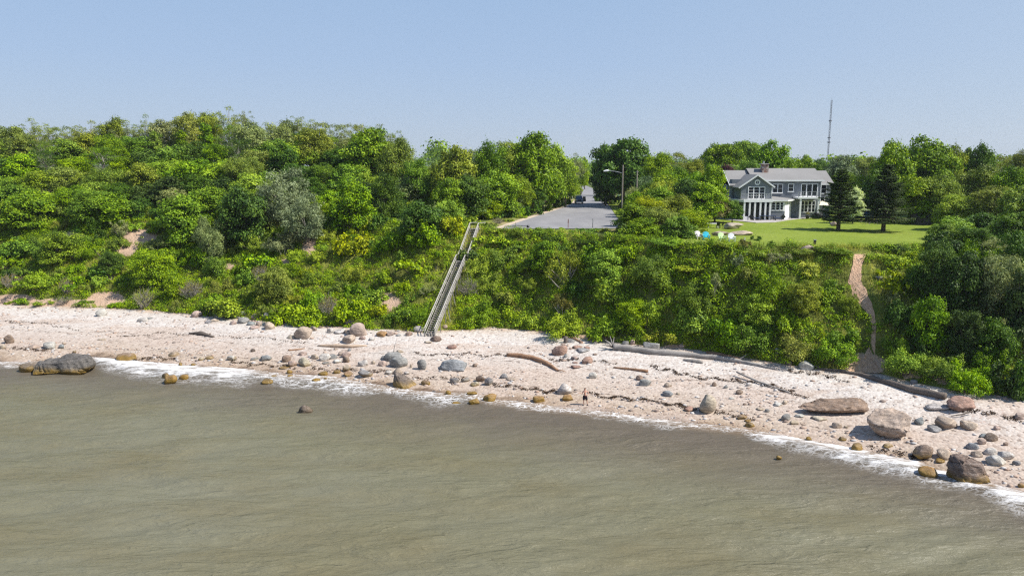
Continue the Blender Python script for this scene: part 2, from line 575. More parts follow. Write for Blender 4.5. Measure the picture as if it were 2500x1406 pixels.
def water_mat():
    t = NT('sea_water')
    P = t.pos()
    off = t.attr('off'); fw = t.attr('fwid'); fs = t.attr('fstr')
    n0 = t.noise(0.05, 3, 0.5, vec=P)
    n1 = t.noise(0.16, 4, 0.6, vec=t.mapv(P, (0.5, 1.0, 1), (0, 0, 0.2)))
    deep = t.mix(t.ramp(n0, [(0.35, 0), (0.65, 1)]), (0.152, 0.141, 0.085), (0.168, 0.160, 0.108))
    deep = t.mix(t.ramp(n1, [(0.44, 0), (0.70, 0.5)]), deep, (0.142, 0.116, 0.056))
    o2 = t.math('ADD', off, t.math('MULTIPLY', t.math('SUBTRACT', n1, 0.5), 7.0))
    near = t.mix(t.maprange(off, 0.0, 3.0), (0.22, 0.155, 0.10), (0.118, 0.098, 0.074))
    c = t.mix(t.maprange(o2, 3.0, 19.0), near, deep)
    # foam: a torn sheet at the edge and a lace of threads further out
    wob = t.math('MULTIPLY', t.math('SUBTRACT', t.noise(0.45, 4, 0.65, vec=P), 0.5), 3.4)
    r = t.math('DIVIDE', t.math('ADD', off, wob), fw)
    band = t.math('MULTIPLY', t.maprange(r, 1.15, 0.35), t.maprange(off, -2.5, 0.1))
    warp = t.n('ShaderNodeVectorMath'); warp.operation = 'ADD'
    nv = t.noise(0.9, 3, 0.6, vec=P, out='Color')
    sc = t.n('ShaderNodeVectorMath'); sc.operation = 'SCALE'; sc.inputs[3].default_value = 1.1
    t.l(nv, sc.inputs[0]); t.l(P, warp.inputs[0]); t.l(sc.outputs[0], warp.inputs[1])
    sq = t.mapv(warp.outputs[0], (0.75, 1.35, 1))
    e1 = t.voro(0.85, 'DISTANCE_TO_EDGE', sq)
    e2 = t.voro(2.1, 'DISTANCE_TO_EDGE', sq)
    lace = t.math('MAXIMUM', t.maprange(e1, 0.015, 0.085, 1, 0), t.math('MULTIPLY', t.maprange(e2, 0.03, 0.15, 1, 0), 0.8))
    tear = t.noise(0.8, 6, 0.74, vec=t.mapv(P, (0.5, 1.2, 1), (0, 0, -0.25)))
    solid = t.maprange(t.math('ADD', t.math('MULTIPLY', t.math('SUBTRACT', tear, 0.5), 1.5), t.math('MULTIPLY', t.math('MULTIPLY', band, fs), 0.42)), 0.16, 0.50)
    foam = t.math('MULTIPLY', band, t.math('MAXIMUM', t.math('MULTIPLY', lace, t.maprange(tear, 0.38, 0.62, 0.25, 0.9)), solid), True)
    # a few flecks farther out
    fleck = t.math('MULTIPLY', t.math('MULTIPLY', t.maprange(t.noise(1.3, 4, 0.75, vec=t.mapv(P, (0.5, 1.6, 1))), 0.70, 0.76), t.maprange(o2, 22, 4)), 0.5)
    foam = t.math('MAXIMUM', foam, fleck, True)
    c = t.mix(foam, c, (0.80, 0.79, 0.78))
    rough = t.maprange(foam, 0, 0.5, 0.33, 0.8)
    r1 = t.noise(1.1, 6, 0.66, vec=t.mapv(P, (0.40, 1.25, 1), (0, 0, -0.22)), dist=0.6)
    r2 = t.noise(0.5, 5, 0.6, vec=t.mapv(P, (0.4, 1.0, 1), (0, 0, 0.3)))
    def ridge(sc, st, rot, pw):
        q = t.noise(sc, 3, 0.55, vec=t.mapv(P, st, (0, 0, rot)), dist=0.4)
        q = t.math('SUBTRACT', 1.0, t.math('ABSOLUTE', t.math('MULTIPLY', t.math('SUBTRACT', q, 0.5), 2.6)), True)
        return t.math('POWER', q, pw)
    rg = t.math('ADD', ridge(0.55, (0.30, 1.15, 1), -0.2, 5.0), t.math('MULTIPLY', ridge(0.9, (0.35, 1.2, 1), 0.22, 6.0), 0.6))
    rg = t.math('MULTIPLY', rg, t.math('MULTIPLY', t.maprange(off, 1.0, 7.0), t.maprange(t.noise(0.09, 3, 0.6, vec=P), 0.38, 0.66, 0.15, 1.0)))
    bm = t.bump(rg, 0.42, 0.2, t.bump(r1, 0.55, 0.5, t.bump(r2, 0.4, 0.9, t.bump(foam, 0.4, 0.1))))
    t.bsdf(c, rough, 0.17, bm)
    return t.m


M['sand'] = sand_mat()
M['soil'] = soil_mat('bluff_soil')
M['grass'] = grass_mat('rough_grass', (0.060, 0.090, 0.018), (0.10, 0.13, 0.03), (0.27, 0.20, 0.09), 0.56)
M['lawn'] = grass_mat('mown_lawn', (0.150, 0.205, 0.020), (0.195, 0.245, 0.032), (0.245, 0.240, 0.065), 0.6)
M['asphalt'] = asphalt_mat()
M['water'] = water_mat()
M['gravel'] = simple('pale_gravel', (0.47, 0.38, 0.29), 0.95, 0.1, 0.3, 1.2)
_t = NT('path_sand')
_n = _t.noise(2.2, 5, 0.7, vec=_t.mapv(_t.pos(), (1.6, 0.6, 0.6)))
_c = _t.mix(_t.ramp(_n, [(0.3, 0), (0.65, 1)]), (0.47, 0.285, 0.175), (0.70, 0.47, 0.315))
_t.bsdf(_c, 0.95, 0.1, _t.bump(_n, 1.0, 0.35)); M['pathsand'] = _t.m
M['paving'] = simple('stone_paving', (0.40, 0.37, 0.35), 0.8, 0.2, 0.15, 1.0)
M['farforest'] = simple('far_woods_ground', (0.05, 0.07, 0.03), 0.95, 0.1, 0.3, 0.02)

BARE = [(345, 578, 34, 20), (312, 612, 26, 12), (178, 575, 28, 9), (828, 488, 26, 14), (950, 738, 26, 20), (30, 728, 50, 9), (130, 740, 150, 9),
        (262, 732, 45, 16), (258, 678, 18, 7), (562, 652, 14, 10), (2112, 885, 44, 22), (2312, 925, 26, 13), (2235, 915, 30, 12), (1640, 850, 30, 8), (700, 640, 12, 8),
        (755, 600, 16, 26), (1440, 825, 60, 8), (330, 690, 24, 8)]
PATHC = [(2101, 622, 40), (2094, 640, 32), (2089, 665, 32), (2088, 690, 40), (2098, 715, 48), (2108, 738, 48), (2122, 758, 26), (2131, 780, 15),
         (2134, 805, 12), (2131, 835, 14), (2126, 858, 24), (2118, 880, 46), (2110, 898, 80), (2106, 910, 105)]


def bare_mask(px, py):
    m = np.zeros_like(px)
    for bx, by, rx, ry in BARE:
        q = ((px - bx) / rx) ** 2 + ((py - by) / ry) ** 2
        m = np.maximum(m, np.clip(1.0 - 0.42 * q, 0, 1))
    return m


def path_mask(px, py):
    pc = np.array(PATHC, float)
    c = np.interp(py, pc[:, 1], pc[:, 0]); w = np.interp(py, pc[:, 1], pc[:, 2])
    return ((np.abs(px - c) < w / 2) & (py > 616) & (py < 915)).astype(float)


XS = np.concatenate([np.linspace(-420, -110, 40)[:-1], np.arange(-110, 85, 0.75), np.linspace(85, 420, 40)])
# beach: seabed to the foot of the bluff
rows = np.concatenate([np.linspace(-0.9, 0, 14)[:-1], np.linspace(0, 1, 46)])
yw, yt, yc = f_yw(XS), f_yt(XS), f_yc(XS)
Y = yw[None, :] + (yt - yw)[None, :] * rows[:, None]
X = np.broadcast_to(XS[None, :], Y.shape)
Z = terr(X, Y - 1e-4)
bt = np.broadcast_to(rows[:, None], Y.shape)
tag(link('beach', grid_mesh('beach', np.stack([X, Y, Z], -1), M['sand'], {'bt': bt})), 'pale pebble and sand beach below the green bluff', 'beach', kind='structure')
# bluff slope
rows = np.linspace(0, 1, 44)
Y = yt[None, :] + (yc - yt)[None, :] * rows[:, None]
X = np.broadcast_to(XS[None, :], Y.shape)
Z = terr(X, Y)
Z[0] = terr(X[0], Y[0] - 1e-4)
ppx, ppy, _ = proj(X, Y, Z)
tag(link('hillside', grid_mesh('hillside', np.stack([X, Y, Z], -1), M['soil'], {'bare': bare_mask(ppx, ppy)})), 'steep overgrown bluff face with bare sandy scars', 'bluff', kind='structure')
# clifftop ground out to the horizon
dd = np.concatenate([np.linspace(0, 60, 40)[:-1], np.linspace(60, 160, 26)[:-1], np.geomspace(160, 5000, 26)])
d2 = dd[:, None]
X = XS[None, :] * (1 + np.maximum(d2 - 25, 0) / 150.0)
fade = smooth(d2 / 60.0)
Y = f_yc(XS)[None, :] * (1 - fade) + 112.0 * fade + d2
Y = np.where(d2 < 1e-6, f_yc(XS)[None, :], Y)
Z = np.where(d2 < 1e-6, terr(XS[None, :], f_yc(XS)[None, :]), terr(X, Y))
tag(link('ground', grid_mesh('ground', np.stack([X, Y, Z], -1), M['grass'], {'bare': X * 0})), 'rough grassy clifftop ground running back to the horizon', 'ground', kind='structure')

# sea
xs = np.concatenate([np.linspace(-1500, -115, 30)[:-1], np.arange(-115, 82, 0.5), np.linspace(82, 1500, 30)])
yy = f_yw(xs)
offs = np.concatenate([np.linspace(-2.5, 0, 8)[:-1], np.linspace(0, 14, 50)[:-1], np.linspace(14, 48, 100)[:-1], np.geomspace(48, 900, 24)])
O = offs[:, None]
X = np.broadcast_to(xs[None, :], (len(offs), len(xs)))
k = np.clip(O / 45.0, 0, 1)
Y = (yy[None, :]) * (1 - k) + 82.0 * k - O
off = f_yw(X) - Y
wv = 0
for A, L, ang, ph in ((0.075, 7.5, 0.16, 0.3), (0.05, 4.3, -0.22, 1.7), (0.028, 2.6, 0.34, 4.0), (0.014, 1.5, -0.45, 2.0)):
    kx, ky = sin(ang), cos(ang)
    wp = fbm(X * 0.06, Y * 0.06, int(L * 10), 3) * 9
    mod = 0.35 + 1.1 * vnoise(X * 0.11, Y * 0.2, int(L * 7) + 3)
    s_ = np.sin((X * kx + Y * ky) * 2 * pi / L + ph + wp)
    wv = wv + A * mod * (s_ + 0.25 * np.cos(2 * ((X * kx + Y * ky) * 2 * pi / L + ph + wp)))
wv = 1.5 * wv * np.clip(off / 6.0, 0.12, 1.0)
fpx = proj(X, Y, 0 * X)[0]
FW = np.array([(-60, 3), (0, 4.2), (90, 2.0), (150, 1.4), (205, 2.2), (250, 8), (330, 10), (450, 11.5), (590, 10.5), (645, 4.5), (700, 6.5), (850, 7), (930, 3.4), (1000, 5), (1110, 6), (1170, 2.4), (1290, 2.6),
               (1380, 2.0), (1480, 3.2), (1560, 3.4), (1640, 3.2), (1700, 1.9), (1800, 1.8), (1850, 4.2), (2000, 5.0), (2250, 7.0), (2400, 7.0), (2560, 8.5)], float)
FS = np.array([(-60, .5), (60, .5), (200, .45), (250, 1.0), (450, 0.95), (600, 0.85), (650, .45), (850, .5), (950, .25), (1060, .35), (1130, .35), (1200, .15), (1480, .2), (1570, .6), (1640, .6),
               (1720, .15), (1830, .4), (1900, .85), (2250, .75), (2560, .75)], float)
fw = np.interp(fpx, FW[:, 0], FW[:, 1]) * np.where(fpx < 640, 0.66, 0.85); fs_ = np.interp(fpx, FS[:, 0], FS[:, 1])
ridge = 0.30 * fs_ * np.exp(-((off - 0.45 * fw) / (0.22 * fw + 0.3)) ** 2) * (0.4 + 0.9 * vnoise(X * 0.35, Y * 0.5, 77))
Zw = wv + ridge + 0.02
tag(link('sea', grid_mesh('sea', np.stack([X, Y, Zw], -1)[:, ::-1], M['water'], {'off': off[:, ::-1], 'fwid': fw[:, ::-1], 'fstr': fs_[:, ::-1]})),
    'murky olive sea with white surf along the shore', 'sea', kind='structure')


def strip(name, pairs, mat, lift, label, cat, nx=10, kind='structure', sub=3.0, thick=0.0):
    """sheet draped over the terrain between matched left and right edge points (world x,y)"""
    L = np.array([p[0] for p in pairs], float); R = np.array([p[1] for p in pairs], float)
    t = np.concatenate([[0], np.cumsum(np.maximum(0.4, np.hypot(*(np.diff((L + R) / 2, axis=0)).T)))])
    n = max(3, int(t[-1] / sub) + 1)
    tt = np.linspace(0, t[-1], n)
    Lx = np.stack([np.interp(tt, t, L[:, i]) for i in (0, 1)], -1)
    Rx = np.stack([np.interp(tt, t, R[:, i]) for i in (0, 1)], -1)
    u = np.linspace(0, 1, nx)[None, :, None]
    XY = Lx[:, None, :] * (1 - u) + Rx[:, None, :] * u
    Zs = terr(XY[..., 0], XY[..., 1]) + lift
    o = link(name, grid_mesh(name, np.concatenate([XY, Zs[..., None]], -1), mat))
    return tag(o, label, cat, kind=kind)


def gz(px, py, z=14.1):
    x, y = at_z(px, py, z)
    return x, y


ROADL = [(1222, 559), (1262, 545), (1310, 530), (1350, 518), (1384, 508), (1405, 500), (1413, 490), (1419, 480), (1425, 468)]
ROADR = [(1518, 559), (1516, 545), (1503, 530), (1495, 518), (1488, 508), (1480, 500), (1473, 490), (1466, 480), (1456, 468)]
rl = [gz(a, b, 14.05) for a, b in ROADL]; rr = [gz(a, b, 14.05) for a, b in ROADR]
strip('road', list(zip(rl, rr)) + [((rl[-1][0] + 1.5, rl[-1][1] + 60), (rr[-1][0] + 2.0, rr[-1][1] + 60))], M['asphalt'], 0.06, 'grey asphalt road ending in a wide turnaround at the bluff', 'road', 14, sub=2.0)
sh = [((x - 1.0 - 0.4 * (i < 4), y), (x + 0.35, y)) for i, (x, y) in enumerate(rl[:7])]
strip('gravel_shoulder', sh, M['gravel'], 0.03, 'pale gravel shoulder along the road edge', 'road shoulder', 4, sub=1.5)
vg = [((x - 6.5, y), (x - 0.9, y)) for i, (x, y) in enumerate(rl[:8])]
M['verge'] = grass_mat('verge_grass', (0.13, 0.165, 0.025), (0.19, 0.215, 0.04), (0.36, 0.27, 0.15), 0.48)
strip('grass_verge', vg, M['verge'], 0.015, 'rough patchy grass verge beside the road', 'grass verge', 6, sub=2)
vr = [((x + 0.2, y), (x + 4.5, y)) for i, (x, y) in enumerate(rr[:9])]
strip('grass_verge', vr, M['lawn'], 0.015, 'shaded grass verge under the roadside trees', 'grass verge', 5, sub=2)
LAWNL = [(1640, 594), (1660, 580), (1690, 560), (1720, 548), (1750, 540)]
LAWNR = [(2330, 607), (2320, 592), (2320, 570), (2320, 556), (2320, 545)]
ll = [(gz(a, b, 14.05)[0], gz(a, b, 14.05)[1]) for a, b in LAWNL]; lr = [gz(a, b, 14.05) for a, b in LAWNR]
# the front edge follows the crest
xs_ = np.linspace(ll[0][0], lr[0][0], 30)
n = 26
us = np.linspace(0, 1, 40)
P_ = np.zeros((n, 40, 3))
for i in range(n):
    q = i / (n - 1)
    yb = 152.0
    xl = np.interp(q, [0, 1], [ll[0][0], 36]); xr = np.interp(q, [0, 1], [lr[0][0], 84])
    x = xl + (xr - xl) * us
    y = (f_yc(x) + 0.25) * (1 - q) + yb * q
    P_[i, :, 0] = x; P_[i, :, 1] = y; P_[i, :, 2] = terr(x, y) + 0.04
tag(link('lawn', grid_mesh('lawn', P_, M['lawn'])), 'bright mown lawn between the bluff edge and the house', 'lawn', kind='structure')
pl = []
_pc = np.array(PATHC, float)
for y_ in np.linspace(_pc[0, 1], _pc[-1, 1], 46):
    x_, w_ = np.interp(y_, _pc[:, 1], _pc[:, 0]), np.interp(y_, _pc[:, 1], _pc[:, 2])
    k_ = 0.9 if y_ > 880 else 0.84
    a = ground(x_ - k_ * w_ / 2 * random.uniform(0.8, 1.12), y_); b_ = ground(x_ + k_ * w_ / 2 * random.uniform(0.8, 1.12), y_)
    pl.append(((a[0], a[1]), (b_[0], b_[1])))
strip('path', pl, M['pathsand'], 0.08, 'worn sandy footpath cut down the bluff below the lawn', 'footpath', 7, sub=0.35)
# ================================================================== VEGETATION PROTOTYPES
def leaf_quads(c, nrm, L, Wd, rng, droop=0.0):
    """kite leaves: centres c (N,3), normals nrm (N,3), length L, width Wd (arrays)"""
    n = len(c)
    r = rng.normal(size=(n, 3))
    tng = r - nrm * np.sum(r * nrm, 1, keepdims=True)
    tng[:, 2] -= droop
    tng /= np.linalg.norm(tng, axis=1, keepdims=True) + 1e-9
    bt = np.cross(nrm, tng)
    L = np.asarray(L).reshape(-1, 1); Wd = np.asarray(Wd).reshape(-1, 1)
    a = c - tng * L * 0.5; b = c + bt * Wd * 0.5 - tng * L * 0.05
    d = c + tng * L * 0.5 - nrm * L * 0.12; e = c - bt * Wd * 0.5 - tng * L * 0.05
    return np.stack([a, b, d, e], 1)


def clump_leaves(clumps, per, leaf, ratio, rng, rnd=0.42, up=0.35, hollow=0.45, squash=1.0):
    """leaf faces spread through clumps (x,y,z,r)"""
    Vs, Ts = [], []
    for (x, y, z, r) in clumps:
        n = max(8, int(per * r * r))
        d = rng.normal(size=(n, 3)); d /= np.linalg.norm(d, axis=1, keepdims=True)
        d[:, 2] = np.where(d[:, 2] < -0.45, -d[:, 2], d[:, 2])
        rad = r * (hollow + (1.06 - hollow) * rng.random(n) ** 0.6) * (1 + 0.17 * rng.normal(size=n))
        lump = 1 + 0.22 * np.sin(d[:, 0] * 5 + x * 3) * np.cos(d[:, 1] * 5 + z * 2)
        c = np.array([x, y, z]) + d * (rad * lump)[:, None] * np.array([1, 1, squash])
        nr = d + rng.normal(size=(n, 3)) * rnd * 0.8 + np.array([0, 0, up])
        nr /= np.linalg.norm(nr, axis=1, keepdims=True)
        L = leaf * rng.uniform(0.65, 1.35, n)
        Vs.append(leaf_quads(c, nr, L, L * ratio, rng, 0.2))
        Ts.append(np.clip(rng.normal(0.5 + rng.normal() * 0.10, 0.20, n), 0, 1))
    return np.concatenate(Vs), np.concatenate(Ts)


def twigs(mb, base, tips, r0=0.04, r1=0.012, n=4, bend=0.25):
    for tp in tips:
        b = Vector(base); e = Vector(tp)
        m = (b + e) / 2 + Vector((random.uniform(-1, 1), random.uniform(-1, 1), random.uniform(-.3, 1))) * (e - b).length * bend * 0.5
        mb.tube([b, m, e], [r0, (r0 + r1) / 2, r1], n, cap=False)


def two_mat_mesh(name, mb, stem_mat, V, T):
    """stems and leaves of a bush as one mesh"""
    sv = np.array(mb.v, float).reshape(-1, 3); sf = [f for f in mb.f if len(f) == 4]
    n = len(V); ns = len(sv)
    allv = np.concatenate([sv, V.reshape(-1, 3)])
    me = bpy.data.meshes.new(name)
    k = len(sf) + n
    me.vertices.add(len(allv)); me.loops.add(4 * k); me.polygons.add(k)
    me.vertices.foreach_set('co', allv.astype(np.float32).ravel())
    li = np.concatenate([np.array(sf, np.int32).ravel(), (np.arange(4 * n) + ns).astype(np.int32)])
    me.loops.foreach_set('vertex_index', li)
    me.polygons.foreach_set('loop_start', np.arange(0, 4 * k, 4, dtype=np.int32))
    me.materials.append(stem_mat); me.materials.append(M['leaf'])
    me.polygons.foreach_set('material_index', np.concatenate([np.zeros(len(sf), np.int32), np.ones(n, np.int32)]))
    a = me.attributes.new('tint', 'FLOAT', 'FACE')
    a.data.foreach_set('value', np.concatenate([np.full(len(sf), 0.5), T]).astype(np.float32))
    me.update(calc_edges=True); me.validate()
    return me


def bush_mesh(seed, R, H, ncl, per, leaf, ratio=0.65, rnd=0.55, style='round', stems=7, stem_mat='bark', stem_r=0.035):
    rng = np.random.default_rng(seed); random.seed(seed)
    cl = []
    nh = int(rng.integers(3, 6))
    heads = []
    for i in range(nh):
        a = 2 * pi * (i + rng.uniform(-.3, .3)) / nh; q = rng.uniform(0.25, 0.72)
        heads.append((R * q * cos(a), R * q * sin(a), H * rng.uniform(0.62, 1.0) * (1.0 if style != 'mound' else 0.85), R * rng.uniform(0.35, 0.6)))
    for i in range(ncl):
        hx, hy, hz, hr = heads[int(rng.integers(nh))]
        a = rng.uniform(0, 2 * pi); q = sqrt(rng.random())
        lo = 0.16 if style != 'airy' else 0.45
        if style == 'upright': q *= 0.8
        z = hz * (lo + (1 - lo) * (1 - 0.75 * q ** 2) * rng.uniform(0.35, 1.0) ** 0.6)
        r = R * rng.uniform(0.15, 0.36) * (0.75 if style in ('airy', 'upright') else 1.0)
        cl.append((hx + hr * q * cos(a), hy + hr * q * sin(a), max(r * 0.5, z - r * 0.5), r))
    # a few shoots standing clear of the outline
    for i in range(ncl // 3):
        hx, hy, hz, hr = heads[int(rng.integers(nh))]
        a = rng.uniform(0, 2 * pi); q = rng.uniform(0.6, 1.25)
        cl.append((hx + hr * q * cos(a), hy + hr * q * sin(a), hz * rng.uniform(0.5, 1.08), R * rng.uniform(0.07, 0.13)))
    V, T = clump_leaves(cl, per, leaf, ratio, rng, rnd)
    mb = MB()
    pick = rng.permutation(ncl)[:stems]
    twigs(mb, (0, 0, -0.3), [cl[i][:3] for i in pick], stem_r * 1.6, stem_r * 0.5)
    lo = V[:, :, 2].min(axis=1) > -0.35
    return two_mat_mesh('bush_leaves', mb, M[stem_mat], V[lo], T[lo])


def twig_bush_mesh(seed, R, H, n=70, leafn=900, leaf=0.12):
    rng = np.random.default_rng(seed); random.seed(seed)
    mb = MB(); tips = []
    for i in range(n):
        a = rng.uniform(0, 2 * pi); q = sqrt(rng.random()); z = H * rng.uniform(0.5, 1.0) * (1 - 0.3 * q)
        tips.append((R * q * cos(a), R * q * sin(a), z))
    twigs(mb, (0, 0, -0.2), tips, 0.035, 0.012, 3, 0.35)
    for t_ in tips:
        for k in range(3):
            e = Vector(t_) + Vector(rng.normal(size=3)) * R * 0.16
            mb.tube([Vector(t_) * 0.8, e], [0.014, 0.007], 3, cap=False)
    cl = [(*t_, R * 0.16) for t_ in tips]
    V, T = clump_leaves(cl, leafn / n / (R * 0.16) ** 2, leaf, 0.45, rng, 0.9, 0.2, 0.1)
    return two_mat_mesh('twiggy_leaves', mb, M['palebark'], V, T)


def tree_mesh(seed, H, R, cb, ncl, per, leaf, ratio=0.62, shape='round', rnd=0.5, cr=(0.24, 0.40), squash=0.85, bark='bark', trunk_r=None, limbs=14, lean=0.0):
    """returns (trunk mesh, crown mesh); crown from cb*H to H"""
    rng = np.random.default_rng(seed); random.seed(seed)
    zc, hz = H * (1 + cb) / 2, H * (1 - cb) / 2
    cl = []; tries = 0
    while len(cl) < ncl and tries < 4000:
        tries += 1
        d = rng.normal(size=3); d /= np.linalg.norm(d)
        q = rng.uniform(0.45, 0.88) if shape != 'airy' else rng.uniform(0.35, 0.95)
        if shape == 'flat' and d[2] < -0.1: continue
        if d[2] < -0.72: continue
        w = 1.0
        if shape == 'flat': w = 1.0
        if shape == 'column': w = 0.8
        lob = 1 + 0.16 * sin(3 * atan2(d[1], d[0]) + seed) + 0.08 * sin(7 * d[2] + seed)
        x, y, z = d[0] * R * q * w * lob, d[1] * R * q * w * lob, zc + d[2] * hz * q * (0.97 + 0.06 * rng.random())
        r = R * rng.uniform(*cr)
        if z + r * squash > H * 1.02: z = H * 1.02 - r * squash
        if any((x - a) ** 2 + (y - b) ** 2 + (z - c) ** 2 < (0.45 * (r + e)) ** 2 for a, b, c, e in cl): continue
        cl.append((x, y, z, r))
    V, T = clump_leaves(cl, per, leaf, ratio, rng, rnd, 0.35, 0.5, squash)
    tr = trunk_r or 0.026 * H
    mb = MB()
    top = H * (0.55 + 0.3 * cb)
    pts = [(0.0, 0.0, -1.2)]
    for i in range(1, 7):
        f = i / 6
        pts.append((lean * f * H * 0.1 + rng.normal() * 0.10 * f * R * 0.4, rng.normal() * 0.10 * f * R * 0.4, f * top))
    mb.tube(pts, [tr * (1.35 if i == 0 else 1 - 0.62 * i / 6) for i in range(7)], 7, jit=0.06)
    for i in rng.permutation(len(cl))[:limbs]:
        x, y, z, r = cl[i]
        f = min(0.95, max(0.35, (z - 0.25 * R) / top)) * rng.uniform(0.6, 0.9)
        k = min(5, int(f * 6)); g = f * 6 - k
        b = Vector(pts[k]) * (1 - g) + Vector(pts[k + 1]) * g
        e = Vector((x, y, z))
        m = b * 0.45 + e * 0.55 + Vector((0, 0, 0.08 * R)) + Vector(rng.normal(size=3)) * 0.06 * R
        mb.tube([b, m, e], [tr * 0.42 * (1 - 0.5 * f), tr * 0.24, tr * 0.08], 5, cap=False)
        if shape == 'airy':
            for q in range(3):
                mb.tube([m, e + Vector(rng.normal(size=3)) * r * 0.8], [tr * 0.14, tr * 0.05], 4, cap=False)
    return mb.mesh('trunk', M[bark], True), quads_mesh('crown', V, M['leaf'], T)


def conifer_mesh(seed, H, R, z0):
    rng = np.random.default_rng(seed); random.seed(seed)
    mb = MB(); Vs = []; Ts = []
    mb.tube([(0, 0, -0.6), (0.02, 0, H * 0.3), (0, 0.03, H * 0.7), (0, 0, H)], [0.34, 0.24, 0.12, 0.02], 8, jit=0.05)
    z = z0; k = 0
    while z < H * 0.985:
        f = (z - z0) / (H - z0)
        reach = R * (1 - f) ** 0.62 * (0.85 + 0.15 * sin(k * 2.1)) + 0.18
        nb = 6 if f < 0.7 else 5
        for i in range(nb):
            a = 2 * pi * i / nb + k * 0.9 + rng.normal() * 0.18
            L = reach * rng.uniform(0.72, 1.12)
            dz = L * (0.05 + 0.22 * f) * rng.uniform(0.4, 1.3) - 0.10 * L
            p0 = np.array([0, 0, z]); p1 = np.array([L * cos(a), L * sin(a), z + dz])
            pm = (p0 + p1) / 2 + np.array([0, 0, -0.07 * L])
            mb.tube([p0, pm, p1], [0.05 * (1 - f) + 0.015, 0.03, 0.01], 4, cap=False)
            n = int(110 * L) + 25
            u = 0.15 + 0.9 * rng.random(n) ** 0.75
            c = p0 + (pm - p0) * np.minimum(u * 2, 1)[:, None] + (p1 - pm) * np.maximum(u * 2 - 1, 0)[:, None]
            side = rng.normal(size=n) * 0.18 * L * (1.1 - 0.6 * u)
            c = c + np.stack([-np.sin(a) * side, np.cos(a) * side, -np.abs(side) * 0.22 + rng.normal(size=n) * 0.06], 1)
            nr = np.array([cos(a) * 0.1, sin(a) * 0.1, 1.0]) + rng.normal(size=(n, 3)) * 0.32
            nr /= np.linalg.norm(nr, axis=1, keepdims=True)
            ll = rng.uniform(0.16, 0.36, n)
            Vs.append(leaf_quads(c, nr, ll, ll * 0.34, rng, 0.15)); Ts.append(np.clip(rng.normal(0.45, 0.2, n), 0, 1))
        z += 0.30 + 0.16 * (1 - f); k += 1
    return mb.mesh('trunk', M['bark'], True), quads_mesh('crown', np.concatenate(Vs), M['leaf'], np.concatenate(Ts))


# leaf colours (linear)
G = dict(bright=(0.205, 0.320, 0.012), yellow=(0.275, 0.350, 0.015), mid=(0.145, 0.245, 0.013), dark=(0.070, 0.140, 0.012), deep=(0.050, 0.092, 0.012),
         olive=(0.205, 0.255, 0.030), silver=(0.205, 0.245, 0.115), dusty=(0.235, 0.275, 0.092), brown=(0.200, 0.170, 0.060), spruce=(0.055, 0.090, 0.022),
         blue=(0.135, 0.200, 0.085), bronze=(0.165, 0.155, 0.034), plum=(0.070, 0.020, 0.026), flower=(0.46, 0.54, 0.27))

BUSH = {
    'leafy': [bush_mesh(100 + i, 1.4, 1.7, 15, 520, 0.24, 0.72, 0.5) for i in range(3)],
    'fine': [bush_mesh(120 + i, 1.4, 1.6, 18, 850, 0.15, 0.6, 0.6) for i in range(3)],
    'mound': [bush_mesh(140 + i, 1.6, 1.2, 20, 620, 0.19, 0.7, 0.5, 'mound', 5) for i in range(3)],
    'willowy': [bush_mesh(160 + i, 1.5, 2.0, 22, 800, 0.26, 0.22, 0.75, 'upright', 10, 'palebark') for i in range(3)],
    'twiggy': [twig_bush_mesh(180 + i, 1.4, 1.7) for i in range(2)],
    'bigleafy': [bush_mesh(200 + i, 2.7, 3.6, 30, 330, 0.29, 0.7, 0.5, 'round', 8, 'bark', 0.07) for i in range(3)],
    'bigfine': [bush_mesh(220 + i, 2.7, 3.4, 36, 480, 0.21, 0.55, 0.6, 'round', 9, 'bark', 0.06) for i in range(2)],
    'bigwillowy': [bush_mesh(240 + i, 2.8, 3.8, 40, 480, 0.36, 0.24, 0.75, 'upright', 14, 'palebark', 0.07) for i in range(3)],
    'bigthin': [bush_mesh(260 + i, 2.6, 3.6, 34, 260, 0.24, 0.5, 0.8, 'airy', 22, 'palebark', 0.06) for i in range(2)],
}
BDIM = {'leafy': (1.6, 2.05), 'fine': (1.6, 1.95), 'mound': (1.75, 1.55), 'willowy': (1.65, 2.35), 'twiggy': (1.5, 1.75), 'bigleafy': (3.0, 4.2), 'bigfine': (3.0, 4.0), 'bigwillowy': (3.1, 4.4), 'bigthin': (2.8, 4.0)}

TREE = {
    'broad': [tree_mesh(300 + i, 12, 4.6, 0.02, 46, 135, 0.42, 0.66) for i in range(3)],
    'fine': [tree_mesh(320 + i, 12, 4.4, 0.02, 54, 200, 0.30, 0.6, rnd=0.6, cr=(0.2, 0.36)) for i in range(3)],
    'airy': [tree_mesh(340 + i, 12, 4.0, 0.30, 58, 190, 0.21, 0.5, 'airy', 0.9, (0.12, 0.24), 0.75, 'palebark', 0.2, 22) for i in range(3)],
    'dense': [tree_mesh(360 + i, 12, 5.0, 0.0, 60, 150, 0.42, 0.7, cr=(0.2, 0.32)) for i in range(2)],
    'flat': [tree_mesh(380 + i, 11, 6.0, 0.48, 40, 120, 0.40, 0.65, 'flat', 0.5, (0.2, 0.33), 0.55) for i in range(2)],
    'column': [tree_mesh(400 + i, 12, 2.0, 0.05, 30, 420, 0.30, 0.7, 'column', cr=(0.28, 0.45)) for i in range(2)],
    'willow': [tree_mesh(420 + i, 11, 4.4, 0.03, 50, 190, 0.44, 0.25, rnd=0.8, cr=(0.2, 0.34), bark='palebark') for i in range(2)],
}
